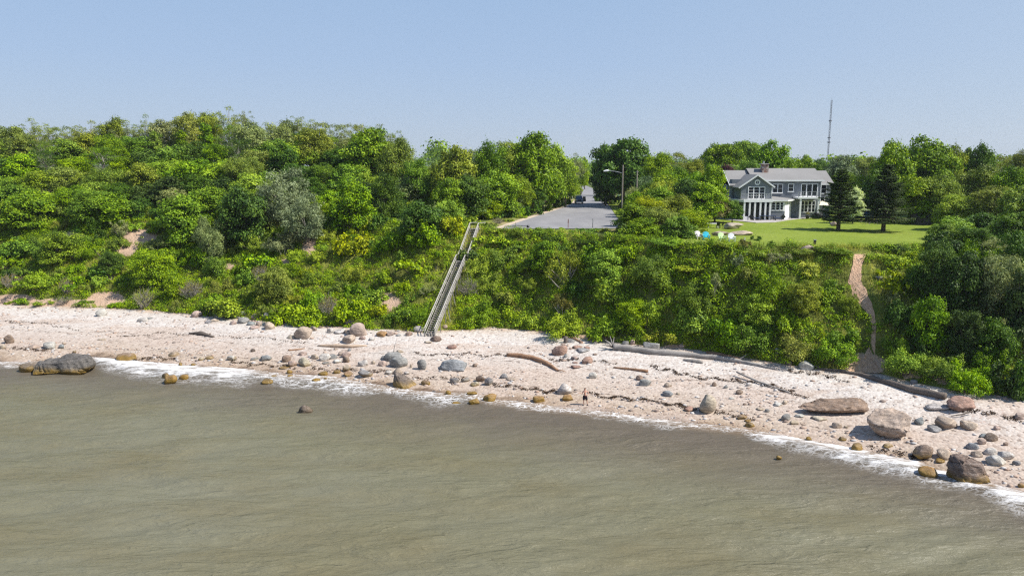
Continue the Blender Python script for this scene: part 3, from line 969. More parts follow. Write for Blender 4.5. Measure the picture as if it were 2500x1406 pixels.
TDIM = {'broad': (4.9, 12.2), 'fine': (4.7, 12.2), 'airy': (4.3, 12.2), 'dense': (5.3, 12.2), 'flat': (6.4, 11.2), 'column': (2.2, 12.2), 'willow': (4.7, 11.2)}

PLANTS = []   # dicts: obj, px, py (where it stands in the photo), kind words; labelled at the end


def put_bush(x, y, w, h, proto, color, rz=None, jit=0.12, rec=None):
    r0, h0 = BDIM[proto]
    me = random.choice(BUSH[proto])
    o = link('bush', me)
    z = tz(x, y)
    o.location = (x, y, z - 0.12 * h)
    o.rotation_euler = (random.uniform(-.08, .08), random.uniform(-.08, .08), random.uniform(0, 6.28) if rz is None else rz)
    o.scale = (w / 2 / r0 * random.uniform(.92, 1.08), w / 2 / r0 * random.uniform(.92, 1.08), h * 1.08 / h0)
    c = G[color]; j = [1 + random.uniform(-jit, jit) for _ in range(3)]; b = 1 + random.uniform(-jit, jit)
    o.color = (c[0] * j[0] * b, c[1] * b, c[2] * j[2] * b, 1)
    PLANTS.append(dict(o=o, x=x, y=y, z=z, w=w, h=h, proto=proto, color=color, tree=False))
    return o


def put_tree(x, y, H, R, proto, color, sink=0.0, jit=0.10, label=None, name='tree'):
    r0, h0 = TDIM[proto]
    tm, cm = random.choice(TREE[proto])
    z = tz(x, y)
    root = empty(name, (x, y, z - sink), random.uniform(0, 6.28))
    root.scale = (R / r0, R / r0, (H + sink) / h0)
    link('trunk', tm, root)
    c = link('crown', cm, root)
    g = G[color]; j = [1 + random.uniform(-jit, jit) for _ in range(3)]; b = 1 + random.uniform(-jit, jit)
    c.color = (g[0] * j[0] * b, g[1] * b, g[2] * j[2] * b, 1)
    PLANTS.append(dict(o=root, x=x, y=y, z=z, w=2 * R, h=H, proto=proto, color=color, tree=True, label=label))
    return root
# ================================================================== PLANTING
def stair_line_x(y):
    return np.interp(y, [STAIR[0][1], STAIR[1][1]], [STAIR[0][0], STAIR[1][0]])


_s0 = ground(1049, 822); _s1 = at_z(1158, 562, 14.1)
STAIR = ((_s0[0], _s0[1], _s0[2]), (_s1[0], _s1[1], 14.15))


def blocked(x, y, r=0.0):
    """stairs, footpath, road, lawn and bare scars stay clear"""
    if STAIR[0][1] - 2 < y < STAIR[1][1] + 4 and abs(x - float(stair_line_x(y))) < 1.1 + r: return True
    px, py, _ = proj(x, y, tz(x, y))
    if 612 < py < 915:
        pc = np.array(PATHC, float)
        s = scale_at(x, y, 8)
        if abs(px - np.interp(py, pc[:, 1], pc[:, 0])) < np.interp(py, pc[:, 1], pc[:, 2]) / 2 + r * 0.8 * s * 0.5: return True
    for bx, by, rx, ry in BARE:
        if ((px - bx) / (rx * 1.0)) ** 2 + ((py - by - 8) / (ry * 1.1 + 4)) ** 2 < 1.0: return True
    return False


def feat(px, py, w, h, proto, color):
    x, y, z = ground(px, py)
    s = scale_at(x, y, z)
    return put_bush(x, y, w / s, h / s, proto, color)


FEAT = [
    (55, 738, 44, 18, 'mound', 'bright'), (105, 744, 50, 16, 'fine', 'bright'), (158, 740, 40, 20, 'twiggy', 'olive'), (205, 742, 50, 18, 'fine', 'mid'), (285, 748, 50, 18, 'mound', 'bright'), (20, 742, 30, 12, 'mound', 'olive'),
    (1200, 552, 40, 16, 'mound', 'olive'), (1216, 546, 36, 16, 'twiggy', 'brown'), (1180, 556, 50, 22, 'leafy', 'mid'), (1240, 541, 40, 16, 'mound', 'olive'), (1150, 548, 60, 34, 'leafy', 'bright'), (1275, 533, 30, 12, 'mound', 'yellow'),
    # skirts of the roadside trees
    (1180, 536, 70, 38, 'leafy', 'mid'), (1222, 532, 60, 40, 'leafy', 'dark'), (1262, 529, 60, 42, 'leafy', 'bright'), (1296, 526, 55, 50, 'leafy', 'dark'), (1330, 515, 50, 45, 'leafy', 'dark'), (1356, 507, 45, 40, 'leafy', 'deep'), (1380, 499, 30, 34, 'leafy', 'dark'),
    (1478, 492, 50, 40, 'leafy', 'deep'), (1500, 499, 50, 44, 'leafy', 'deep'), (1522, 508, 55, 48, 'leafy', 'deep'), (1538, 525, 60, 50, 'leafy', 'dark'), (1536, 548, 60, 60, 'leafy', 'dark'), (1540, 575, 70, 60, 'leafy', 'deep'), (1466, 484, 30, 24, 'leafy', 'deep'),
    # silvery and olive thickets left of the stairs
    (745, 545, 80, 70, 'bigwillowy', 'silver'), (660, 560, 80, 60, 'bigwillowy', 'dusty'), (730, 590, 90, 50, 'bigwillowy', 'silver'),
    (690, 620, 90, 60, 'bigwillowy', 'silver'), (1030, 500, 80, 65, 'bigwillowy', 'silver'), (930, 520, 55, 75, 'bigwillowy', 'dusty'),
    (1068, 482, 36, 34, 'willowy', 'silver'), (515, 610, 75, 90, 'bigwillowy', 'dusty'), (390, 610, 80, 45, 'bigwillowy', 'dusty'), (300, 575, 60, 50, 'willowy', 'dusty'),
    (120, 500, 55, 40, 'twiggy', 'brown'), (800, 768, 55, 52, 'twiggy', 'brown'), (640, 690, 50, 50, 'twiggy', 'bronze'),
    (30, 700, 55, 35, 'twiggy', 'brown'), (165, 715, 40, 40, 'twiggy', 'brown'), (210, 715, 40, 35, 'willowy', 'olive'), (470, 725, 60, 45, 'twiggy', 'brown'), (350, 750, 60, 50, 'twiggy', 'olive'),
    # dark and mid green masses
    (560, 540, 90, 80, 'bigleafy', 'mid'), (500, 510, 90, 70, 'bigleafy', 'mid'), (250, 672, 60, 45, 'leafy', 'dark'),
    (930, 560, 80, 60, 'leafy', 'dark'), (860, 520, 70, 60, 'bigleafy', 'mid'), (800, 470, 110, 50, 'bigleafy', 'bright'), 
    (60, 620, 90, 55, 'bigleafy', 'mid'), (100, 700, 110, 50, 'bigfine', 'bright'), (190, 705, 90, 45, 'fine', 'bright'), (30, 650, 80, 50, 'leafy', 'mid'),
    (560, 765, 130, 62, 'bigleafy', 'bright'), (690, 780, 90, 55, 'leafy', 'bright'), (755, 790, 110, 75, 'bigleafy', 'bright'), (860, 780, 110, 75, 'bigleafy', 'bright'), (920, 730, 85, 45, 'leafy', 'mid'),
    (860, 620, 110, 70, 'bigleafy', 'yellow'), (960, 610, 110, 70, 'bigleafy', 'bright'), (1040, 600, 90, 80, 'bigleafy', 'bright'), (1100, 570, 80, 70, 'bigleafy', 'yellow'), (1010, 660, 100, 50, 'leafy', 'yellow'),
    (1000, 740, 40, 35, 'leafy', 'mid'), (480, 650, 90, 70, 'bigleafy', 'mid'), (430, 720, 90, 60, 'bigfine', 'bright'), (310, 700, 70, 45, 'fine', 'mid'), (640, 650, 90, 60, 'leafy', 'bright'),
    # right of the stairs
    (1190, 600, 90, 45, 'leafy', 'yellow'), (1150, 635, 60, 50, 'leafy', 'dark'), (1230, 650, 90, 60, 'bigfine', 'mid'), (1140, 720, 60, 50, 'twiggy', 'olive'), (1375, 690, 100, 110, 'bigthin', 'olive'),
    (1370, 770, 70, 80, 'bigthin', 'bronze'), (1385, 815, 120, 65, 'bigfine', 'yellow'), (1330, 640, 110, 70, 'bigleafy', 'dark'), (1450, 650, 110, 75, 'bigleafy', 'mid'), (1520, 640, 100, 70, 'bigleafy', 'bright'),
    (1610, 835, 95, 55, 'fine', 'yellow'), (1570, 800, 110, 80, 'bigfine', 'bright'), (1480, 820, 110, 80, 'bigleafy', 'bright'), (1500, 730, 110, 80, 'bigleafy', 'bright'), 
    (1745, 720, 80, 75, 'willowy', 'dusty'), (1700, 800, 120, 90, 'bigleafy', 'bright'), (1780, 830, 120, 90, 'bigleafy', 'mid'), (1850, 850, 120, 90, 'bigfine', 'mid'), (1900, 640, 70, 40, 'willowy', 'silver'),
    (1800, 650, 60, 45, 'willowy', 'silver'), (1740, 700, 100, 70, 'leafy', 'mid'), (1950, 870, 110, 70, 'bigfine', 'olive'), (2040, 880, 100, 75, 'bigfine', 'bright'), (1980, 740, 90, 60, 'bigleafy', 'bright'),
    (2055, 850, 90, 80, 'bigleafy', 'mid'), (2070, 760, 60, 60, 'bigfine', 'olive'), (1815, 602, 50, 24, 'mound', 'bronze'), (1845, 588, 28, 20, 'fine', 'dark'), (1882, 600, 24, 18, 'fine', 'dark'),
    # beside and beyond the footpath
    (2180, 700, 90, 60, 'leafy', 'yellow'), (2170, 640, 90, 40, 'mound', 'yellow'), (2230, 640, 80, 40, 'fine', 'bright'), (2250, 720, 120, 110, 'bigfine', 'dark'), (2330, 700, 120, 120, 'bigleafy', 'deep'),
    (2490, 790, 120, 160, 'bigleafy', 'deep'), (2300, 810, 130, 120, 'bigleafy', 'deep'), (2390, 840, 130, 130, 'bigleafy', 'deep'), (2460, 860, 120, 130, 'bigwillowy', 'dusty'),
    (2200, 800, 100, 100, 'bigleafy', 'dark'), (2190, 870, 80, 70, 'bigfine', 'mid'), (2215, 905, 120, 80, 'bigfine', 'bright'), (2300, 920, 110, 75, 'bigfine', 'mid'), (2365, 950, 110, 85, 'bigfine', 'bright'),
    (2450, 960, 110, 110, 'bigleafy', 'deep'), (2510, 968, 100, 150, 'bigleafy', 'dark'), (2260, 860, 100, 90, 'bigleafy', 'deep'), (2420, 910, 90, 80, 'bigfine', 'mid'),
]
for f in FEAT:
    feat(*f)

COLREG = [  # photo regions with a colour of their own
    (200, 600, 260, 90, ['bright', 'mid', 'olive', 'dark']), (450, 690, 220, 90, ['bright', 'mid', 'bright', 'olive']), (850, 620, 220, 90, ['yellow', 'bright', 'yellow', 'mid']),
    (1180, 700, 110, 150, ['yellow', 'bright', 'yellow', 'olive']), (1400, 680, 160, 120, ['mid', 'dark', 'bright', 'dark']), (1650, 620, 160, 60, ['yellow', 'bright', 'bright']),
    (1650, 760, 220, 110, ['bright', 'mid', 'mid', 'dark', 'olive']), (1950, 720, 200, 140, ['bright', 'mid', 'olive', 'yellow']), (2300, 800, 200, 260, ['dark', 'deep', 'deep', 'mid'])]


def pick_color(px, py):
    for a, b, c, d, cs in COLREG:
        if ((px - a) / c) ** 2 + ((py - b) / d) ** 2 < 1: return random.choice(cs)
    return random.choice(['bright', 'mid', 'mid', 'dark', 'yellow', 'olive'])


random.seed(42)
taken = [(p['x'], p['y'], p['w'] * 0.32) for p in PLANTS]
fill = 0
for tries in range(16000):
    if fill >= 150: break
    x = random.uniform(-86, 62)
    a, b = float(f_yt(x)), float(f_yc(x))
    y = a + (b - a) * random.uniform(0.03, 1.0)
    z = tz(x, y)
    px, py, d = proj(x, y, z)
    if px < -30 or px > 2530: continue
    dens = 1.0
    if px < 1090 and py > 640: dens = 0.62
    if 735 < px < 1035 and 585 < py < 780: dens = 0.2
    if 1090 < px < 1330 and py > 680: dens = 0.75
    if random.random() > dens: continue
    w = random.uniform(2.6, 5.0) * (1.2 if px > 1100 else 1.0); h = w * random.uniform(0.55, 0.9)
    if blocked(x, y, w * 0.42): continue
    if any((x - q) ** 2 + (y - e) ** 2 < (w * 0.32 + r * 0.92) ** 2 for q, e, r in taken): continue
    big = w > 3.4
    u = random.random()
    proto = ('bigleafy' if u < .5 else 'bigfine') if big else ('leafy' if u < .4 else 'fine' if u < .68 else 'mound' if u < .88 else 'willowy')
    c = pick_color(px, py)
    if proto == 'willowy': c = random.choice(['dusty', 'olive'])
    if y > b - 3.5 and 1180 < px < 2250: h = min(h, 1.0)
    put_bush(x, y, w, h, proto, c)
    taken.append((x, y, w * 0.36)); fill += 1

# brush on the flat between the bluff edge and the road end, kept low enough to see the road
for px, w, c in ((1250, 70, 'bright'), (1315, 60, 'mid'), (1360, 60, 'bright'), (1425, 60, 'mid'), (1470, 50, 'olive'), (1505, 50, 'bronze')):
    x, y = at_z(px, 562 + random.uniform(-1, 1), 14.1)
    y -= 3.0
    put_bush(x, y, w / 15.5, 0.95, random.choice(['leafy', 'mound']), c)

# ---- trees
SKYL = [(-60, 301), (0, 301), (60, 295), (120, 287), (180, 295), (262, 279), (300, 294), (350, 281), (420, 274), (470, 259), (540, 261), (605, 255), (645, 294), (700, 281), (745, 269), (800, 289),
        (838, 297), (890, 277), (950, 291), (985, 314), (1020, 341), (1062, 375)]
sxs, sys_ = zip(*SKYL)


def tree_top(px, top, Y, w, proto, color, sink=0.0, name='tree', hmin=3.0):
    x, _, zt = at_y(px, top, Y)
    g = tz(x, Y)
    H = max(hmin, zt - g)
    s = scale_at(x, Y, zt)
    R = w / 2 / s
    sink = max(sink, 1.75 * R - H)
    return put_tree(x, Y, H, R, proto, color, sink, name=name)


random.seed(5)
for Y, dy, step, protos, cols, wr in (
        (176, 0, 46, ['airy', 'airy', 'airy', 'fine'], ['dusty', 'olive', 'dusty'], (70, 105)),
        (166, 34, 56, ['airy', 'fine', 'broad', 'column'], ['olive', 'mid', 'dusty', 'mid'], (75, 110)),
        (156, 74, 62, ['fine', 'broad', 'broad', 'airy'], ['mid', 'bright', 'dark', 'olive'], (85, 120)),
        (147, 116, 64, ['broad', 'fine', 'broad', 'willow'], ['bright', 'mid', 'dark', 'mid', 'olive'], (85, 125)),
        (139, 158, 66, ['broad', 'fine', 'broad'], ['bright', 'mid', 'dark', 'mid', 'deep'], (80, 120)),
        (134, 190, 74, ['broad', 'fine', 'willow', 'broad'], ['mid', 'bright', 'dusty', 'mid', 'dark'], (80, 125))):
    px = -30 + random.uniform(0, 30)
    while px < 1045:
        top = np.interp(px, sxs, sys_) + dy + random.uniform(-9, 14) * (0.6 if dy == 0 else 1.0)
        w = random.uniform(*wr)
        if px > 960: w *= 0.75; top += 12 if dy else 0
        if not (px > 985 and dy == 0):
            p = random.choice(protos)
            if p == 'column': w *= 0.5
            tree_top(px, top, Y + random.uniform(-3, 3), w, p, random.choice(cols))
        px += step * random.uniform(0.8, 1.2)

TREES = [
    # hump at the end of the left hill
    (905, 305, 152, 130, 'broad', 'mid'), (965, 328, 148, 110, 'fine', 'olive'), (1015, 372, 143, 90, 'fine', 'mid'), (760, 300, 158, 100, 'fine', 'olive'), (690, 345, 150, 90, 'dense', 'dark'),
    (1052, 392, 150, 60, 'fine', 'olive'),
    # left of the road
    (1110, 350, 142, 115, 'broad', 'olive'), (1150, 345, 152, 80, 'airy', 'dusty'), (1192, 336, 151, 95, 'fine', 'mid'), (1245, 326, 157, 110, 'fine', 'olive'), (1300, 315, 156, 135, 'broad', 'mid'),
    (1345, 336, 168, 90, 'broad', 'bright'), (1382, 382, 172, 70, 'fine', 'bright'), (1404, 372, 212, 62, 'airy', 'dusty'), (1420, 392, 240, 50, 'fine', 'bright'), (1428, 402, 295, 42, 'fine', 'mid'),
    (1145, 425, 131, 115, 'broad', 'dark'), (1095, 430, 129, 90, 'broad', 'mid'), (1215, 412, 141, 110, 'broad', 'bright'), (1268, 422, 147, 80, 'fine', 'bright'), (1326, 405, 160, 80, 'dense', 'mid'),
    (1306, 445, 153, 60, 'broad', 'dark'), (1358, 438, 174, 50, 'fine', 'mid'), (1386, 440, 186, 40, 'fine', 'bright'), (1402, 440, 216, 42, 'fine', 'bright'), (1180, 470, 138, 100, 'fine', 'bright'), (1238, 480, 143, 80, 'broad', 'mid'),
    (1090, 490, 121, 90, 'broad', 'bright'),
    # right of the road
    (1526, 330, 174, 150, 'dense', 'dark'), (1492, 345, 183, 104, 'dense', 'deep'), (1480, 400, 178, 60, 'dense', 'deep'), (1466, 405, 232, 42, 'dense', 'dark'), (1608, 366, 163, 95, 'fine', 'mid'), (1652, 357, 176, 90, 'airy', 'olive'), (1695, 384, 190, 70, 'fine', 'olive'),
    (1585, 425, 146, 80, 'fine', 'blue'), (1555, 448, 140, 60, 'willow', 'dusty'), (1648, 402, 141, 100, 'fine', 'mid'), (1700, 415, 136, 90, 'broad', 'mid'), (1742, 402, 134, 70, 'broad', 'bright'), (1615, 430, 128, 90, 'fine', 'yellow'),
    (1585, 472, 110, 88, 'fine', 'yellow'), (1612, 455, 118, 90, 'broad', 'mid'), (1552, 468, 120, 60, 'broad', 'mid'), (1645, 470, 114, 110, 'fine', 'olive'), (1692, 503, 106, 95, 'fine', 'yellow'), (1548, 490, 109, 95, 'broad', 'mid'), (1748, 470, 128, 80, 'broad', 'bronze'), (1790, 490, 127, 50, 'broad', 'mid'),
    (1655, 530, 103, 100, 'broad', 'mid'), (1572, 530, 103, 100, 'broad', 'mid'), (1615, 500, 106, 110, 'fine', 'olive'), (1592, 440, 130, 80, 'broad', 'dark'), (1622, 425, 133, 110, 'broad', 'mid'), (1684, 432, 126, 110, 'broad', 'dark'), (1722, 440, 122, 90, 'broad', 'bright'),
    # behind the house
    (1768, 352, 172, 110, 'flat', 'mid'), (1822, 345, 184, 100, 'flat', 'bright'), (1884, 338, 176, 110, 'dense', 'mid'), (1720, 368, 205, 60, 'dense', 'dark'), (1772, 398, 152, 70, 'broad', 'plum'), (1835, 385, 160, 90, 'fine', 'mid'),
    (1920, 385, 165, 80, 'fine', 'bright'), (1965, 376, 190, 80, 'dense', 'mid'), (2010, 384, 240, 60, 'fine', 'dark'), (2058, 375, 215, 75, 'broad', 'blue'), (2115, 374, 260, 80, 'fine', 'olive'), (1995, 400, 170, 60, 'dense', 'dark'),
    (2060, 415, 150, 80, 'fine', 'mid'), (2110, 415, 140, 70, 'fine', 'mid'),
    # wood on the right
    (2185, 345, 138, 105, 'broad', 'mid'), (2270, 326, 142, 140, 'broad', 'mid'), (2325, 345, 146, 90, 'fine', 'olive'), (2362, 345, 150, 44, 'column', 'mid'), (2400, 352, 148, 70, 'broad', 'dark'), (2448, 362, 150, 90, 'airy', 'olive'),
    (2500, 356, 146, 80, 'fine', 'olive'), (2150, 410, 131, 100, 'dense', 'dark'), (2235, 425, 127, 110, 'broad', 'bright'), (2305, 420, 124, 110, 'fine', 'olive'), (2390, 395, 128, 120, 'fine', 'olive'), (2470, 400, 122, 120, 'fine', 'mid'),
    (2345, 465, 113, 120, 'fine', 'bright'), (2430, 450, 110, 120, 'fine', 'olive'), (2500, 450, 104, 110, 'broad', 'mid'), (2265, 480, 125, 110, 'broad', 'mid'), (2330, 525, 99, 105, 'broad', 'bright'), (2405, 520, 100, 110, 'broad', 'dark'),
    (2480, 520, 93, 120, 'broad', 'dark'), (2380, 560, 90, 110, 'fine', 'dark'), (2300, 570, 92, 80, 'broad', 'mid'), (2450, 590, 86, 110, 'willow', 'dusty'), (2510, 610, 82, 100, 'broad', 'dark'),
]
for t_ in TREES:
    tree_top(*t_)

def feat_tree(px, base, top, w, proto, color):
    x, y, z = ground(px, base)
    s = scale_at(x, y, z)
    H = (base - top) / s * 1.02
    return put_tree(x, y, H, w / 2 / s, proto, color, max(0.25 * H, 1.5 * w / 2 / s - H))


for t_ in [(695, 548, 406, 140, 'willow', 'silver'), (748, 592, 468, 115, 'willow', 'silver'), (592, 592, 452, 130, 'broad', 'dark'), (450, 588, 478, 135, 'broad', 'mid'), (520, 642, 525, 85, 'willow', 'dusty'),
           (1002, 525, 420, 105, 'willow', 'dusty'), (938, 535, 420, 85, 'fine', 'dark'), (862, 560, 442, 110, 'broad', 'mid'), (1022, 585, 488, 112, 'broad', 'dark'), (375, 692, 598, 120, 'fine', 'bright'),
           (675, 735, 650, 95, 'fine', 'olive'), (270, 668, 612, 62, 'fine', 'dark'), (150, 640, 560, 110, 'fine', 'bright'), (60, 560, 470, 130, 'broad', 'mid'), (230, 540, 455, 130, 'fine', 'mid'),
           (1590, 700, 618, 98, 'fine', 'mid'), (1330, 662, 585, 88, 'broad', 'mid'), (1480, 690, 612, 95, 'broad', 'bright'), (1700, 762, 680, 98, 'fine', 'mid'), (1960, 765, 682, 92, 'fine', 'olive'),
           (1545, 800, 728, 95, 'fine', 'bright'), (1840, 788, 712, 96, 'broad', 'bright'),
           (2280, 740, 585, 105, 'fine', 'dark'), (2350, 775, 610, 110, 'broad', 'deep'), (2425, 785, 600, 135, 'willow', 'dusty'), (2492, 850, 650, 120, 'broad', 'deep'), (2480, 730, 560, 120, 'fine', 'dark'), (2262, 850, 715, 95, 'broad', 'mid'), (2350, 870, 740, 105, 'fine', 'deep'), (2420, 890, 770, 95, 'broad', 'dark')]:
    feat_tree(*t_)

# two spruces on the lawn and the blossoming tree behind them
for px, py, top, w, sd_, lab in ((2046, 563, 415, 118, 1, 'dark spruce on the lawn nearer the house, with two stems of shadow below'), (2156, 566, 402, 128, 2, 'larger dark spruce on the lawn nearer the wood')):
    x, y = at_z(px, py, 14.1)
    z = tz(x, y)
    s = scale_at(x, y, z)
    H = (py - top) / s * 1.01
    R = w / 2 / s
    tm, cm = conifer_mesh(sd_, H, R, 1.9)
    root = empty('spruce_tree', (x, y, z), sd_)
    link('trunk', tm, root); c = link('crown', cm, root); c.color = (*G['spruce'], 1)
    tag(root, lab, 'tree', 'spruces on the lawn')
r_ = tree_top(2088, 458, 126, 52, 'broad', 'flower', name='blossom_tree', hmin=4)
tag(r_, 'tree covered in creamy white blossom between the two spruces', 'tree')
PLANTS.pop()
tag(PLANTS[-1]['o'])

# hedge by the road
hx, hy = at_z(1384, 500, 14.2)
hm = clump_leaves([(i * 0.8, random.uniform(-.2, .2), 0.5 + j * 0.8, 0.75) for i in range(6) for j in range(4)], 300, 0.22, 0.6, np.random.default_rng(9))
h_ = link('clipped_hedge', quads_mesh('hedge', hm[0], M['leaf'], hm[1]))
h_.location = (hx - 2.5, hy + 4, tz(hx, hy)); h_.color = (*G['bright'], 1); h_.rotation_euler = (0, 0, 1.2)
tag(h_, 'tall clipped bright green hedge by the parked car', 'hedge')

# ---- ground cover nobody could count
def cover(name, n, size, ratio, hmax, color, label, cat, seed, thin=False, zone='bluff'):
    rng = np.random.default_rng(seed)
    x = rng.uniform(-92, 66, n)
    a = f_yt(x); b = f_yc(x)
    s = rng.uniform(-0.01, 1.18, n)
    y = a + (b - a) * s
    dn = fbm(x * 0.25, y * 0.25, seed, 3)
    z = terr(x, y)
    px, py, _ = proj(x, y, z)
    bare = bare_mask(px, py) + 0.45 * (fbm(x * 0.8, y * 0.8, seed + 5, 3) - 0.5)
    keep = (bare < 0.5) & (path_mask(px, py) < 0.5) & (dn + rng.uniform(-.25, .25, n) > (0.34 if not thin else 0.42))
    pc = np.array(PATHC, float)
    keep &= ~((py > 555) & (py < 562) & (px > 1225) & (px < 1520) & (s > 1.02))
    road = (s > 1.0) & (px > 1180) & (px < 2330)
    keep &= ~(road & (s > 1.06))
    keep &= ~((y < f_yt(x) + 0.1) & (rng.random(n) > 0.3))
    x, y, z, dn = x[keep], y[keep], z[keep], dn[keep]
    m = len(x)
    hh = hmax * np.clip((dn - 0.3) * 2.2, 0.12, 1) * rng.random(m) ** 0.7
    if thin:
        nr = rng.normal(size=(m, 3)) * np.array([1, 1, 0.15]); nr /= np.linalg.norm(nr, axis=1, keepdims=True)
        L = size * rng.uniform(0.6, 1.4, m)
        up = np.stack([rng.normal(size=m) * .28, rng.normal(size=m) * .28, np.ones(m)], 1)
        bt = np.cross(nr, up); bt /= np.linalg.norm(bt, axis=1, keepdims=True)
        c = np.stack([x, y, z - 0.03], 1)
        wd = (L * ratio)[:, None]
        V = np.stack([c - bt * wd / 2, c + bt * wd / 2, c + up * L[:, None] + bt * wd * 0.1, c + up * L[:, None] - bt * wd * 0.1], 1)
    else:
        nr = np.array([0, -0.25, 1.0]) + rng.normal(size=(m, 3)) * 0.5; nr /= np.linalg.norm(nr, axis=1, keepdims=True)
        L = size * rng.uniform(0.6, 1.4, m)
        V = leaf_quads(np.stack([x, y, z + hh], 1), nr, L, L * ratio, rng, 0.1)
    T = np.clip(0.5 + (fbm(x * 0.4, y * 0.4, seed + 9, 3) - 0.5) * 1.3 + rng.normal(size=m) * 0.14, 0, 1)
    o = link(name, quads_mesh(name, V, M['leaf'], T))
    o.color = (*color, 1)
    return tag(o, label, cat, kind='stuff')


def thicket(name, n, per, leaf, ratio, rr, color, label, seed, thr, zmin=-0.02):
    """low leafy mounds run together over the slope"""
    rng = np.random.default_rng(seed)
    x = rng.uniform(-92, 66, n * 3); a = f_yt(x); b = f_yc(x)
    s = rng.uniform(zmin, 1.10, n * 3)
    y = a + (b - a) * s
    z = terr(x, y); px, py, _ = proj(x, y, z)
    bare = bare_mask(px, py) + 0.5 * (fbm(x * 0.8, y * 0.8, 5, 3) - 0.5)
    w = fbm(x * 0.12, y * 0.12, seed, 3) + rng.uniform(-.16, .16, n * 3)
    keep = (bare < 0.42) & (path_mask(px, py) < 0.5) & (w > thr)
    keep &= ~((px > 1180) & (px < 2330) & (s > 1.03))
    keep &= ~((s < 0.0) & (rng.random(n * 3) > 0.5))
    sx = stair_line_x(y)
    keep &= ~((np.abs(x - sx) < 1.25) & (y < STAIR[1][1] + 3))
    k = np.where(keep)[0][:n]
    cl = []
    for i in k:
        r = rng.uniform(*rr)
        if px[i] < 1090 and py[i] > 640: r *= 0.8
        if px[i] > 1150: r *= 0.85
        cl.append((x[i], y[i], z[i] + r * rng.uniform(0.0, 0.75), r))
    V, T = clump_leaves(cl, per, leaf, ratio, rng, 0.55, 0.45, 0.6, 0.8)
    T = np.clip(0.5 + (T - 0.5) * 0.8, 0, 1)
    o = link(name, quads_mesh(name, V, M['leaf'], T)); o.color = (*color, 1)
    return tag(o, label, 'undergrowth', kind='stuff')


thicket('undergrowth', 4600, 230, 0.19, 0.66, (0.35, 0.85), G['bright'], 'tangle of bright leafy vines and brambles covering the bluff face', 3, 0.34)
thicket('undergrowth', 2200, 220, 0.18, 0.62, (0.30, 0.70), (0.24, 0.335, 0.014), 'yellow green creeper spread in patches over the bluff face', 14, 0.50)
thicket('undergrowth', 2600, 250, 0.16, 0.55, (0.35, 0.80), G['mid'], 'deeper green scrub filling hollows of the bluff face', 25, 0.44)
cover('grass', 150000, 0.55, 0.09, 0.5, (0.30, 0.32, 0.06), 'tufts of dry yellowish grass between the bushes of the bluff', 'grass', 8, True)

# far woods to the horizon
def far_woods():
    rng = np.random.default_rng(4)
    cl = []
    for Y, n, r in ((330, 60, 7), (430, 70, 9), (600, 80, 12), (900, 80, 16), (1400, 80, 24)):
        for i in range(n):
            x = rng.uniform(-0.8, 0.8) * Y
            y = Y * rng.uniform(0.92, 1.15)
            px = 1250 + F * x / Y
            if 1425 < px < 1462 and Y < 400: continue
            g = tz(x, min(y, 260))
            h = 9 + 5 * rng.random() + Y * 0.003
            cl.append((x, y, g + h - r * 0.55, r * rng.uniform(0.7, 1.1)))
    # woodland carrying on along the clifftop past both sides of the view
    for i in range(150):
        y = rng.uniform(100, 330); sgn = 1 if i % 2 else -1
        x = sgn * (0.78 * y + 8 + rng.uniform(0, 60)) if sgn > 0 else -(0.80 * y + 6 + rng.uniform(0, 60))
        if y < float(f_yc(x)) + 4: continue
        cl.append((x, y, tz(x, y) + rng.uniform(2, 8), rng.uniform(3.5, 6.5)))
    V, T = clump_leaves(cl, 3.2, 1.5, 0.7, rng, 0.5, 0.4, 0.6, 0.6)
    k = rng.random(len(V)) < 1.0
    o = link('far_woods', quads_mesh('far_woods', V[k], M['leaf'], T[k]))
    o.color = (*G['mid'], 1)
    tag(o, 'distant woodland reading as one green band at the horizon', 'woods', kind='stuff')


far_woods()
# ================================================================== ROCKS
RC = dict(p=(0.46, 0.345, 0.285), t=(0.46, 0.37, 0.28), w=(0.56, 0.52, 0.47), g=(0.28, 0.272, 0.262), b=(0.27, 0.285, 0.285), k=(0.16, 0.125, 0.10), r=(0.38, 0.235, 0.18), n=(0.27, 0.19, 0.14), o=(0.36, 0.21, 0.08), y=(0.50, 0.43, 0.32))
CNAME = dict(p='pink', t='tan', w='whitish', g='grey', b='bluish', k='dark', r='reddish', n='brown', o='orange', y='sandy')
ROCKS = []


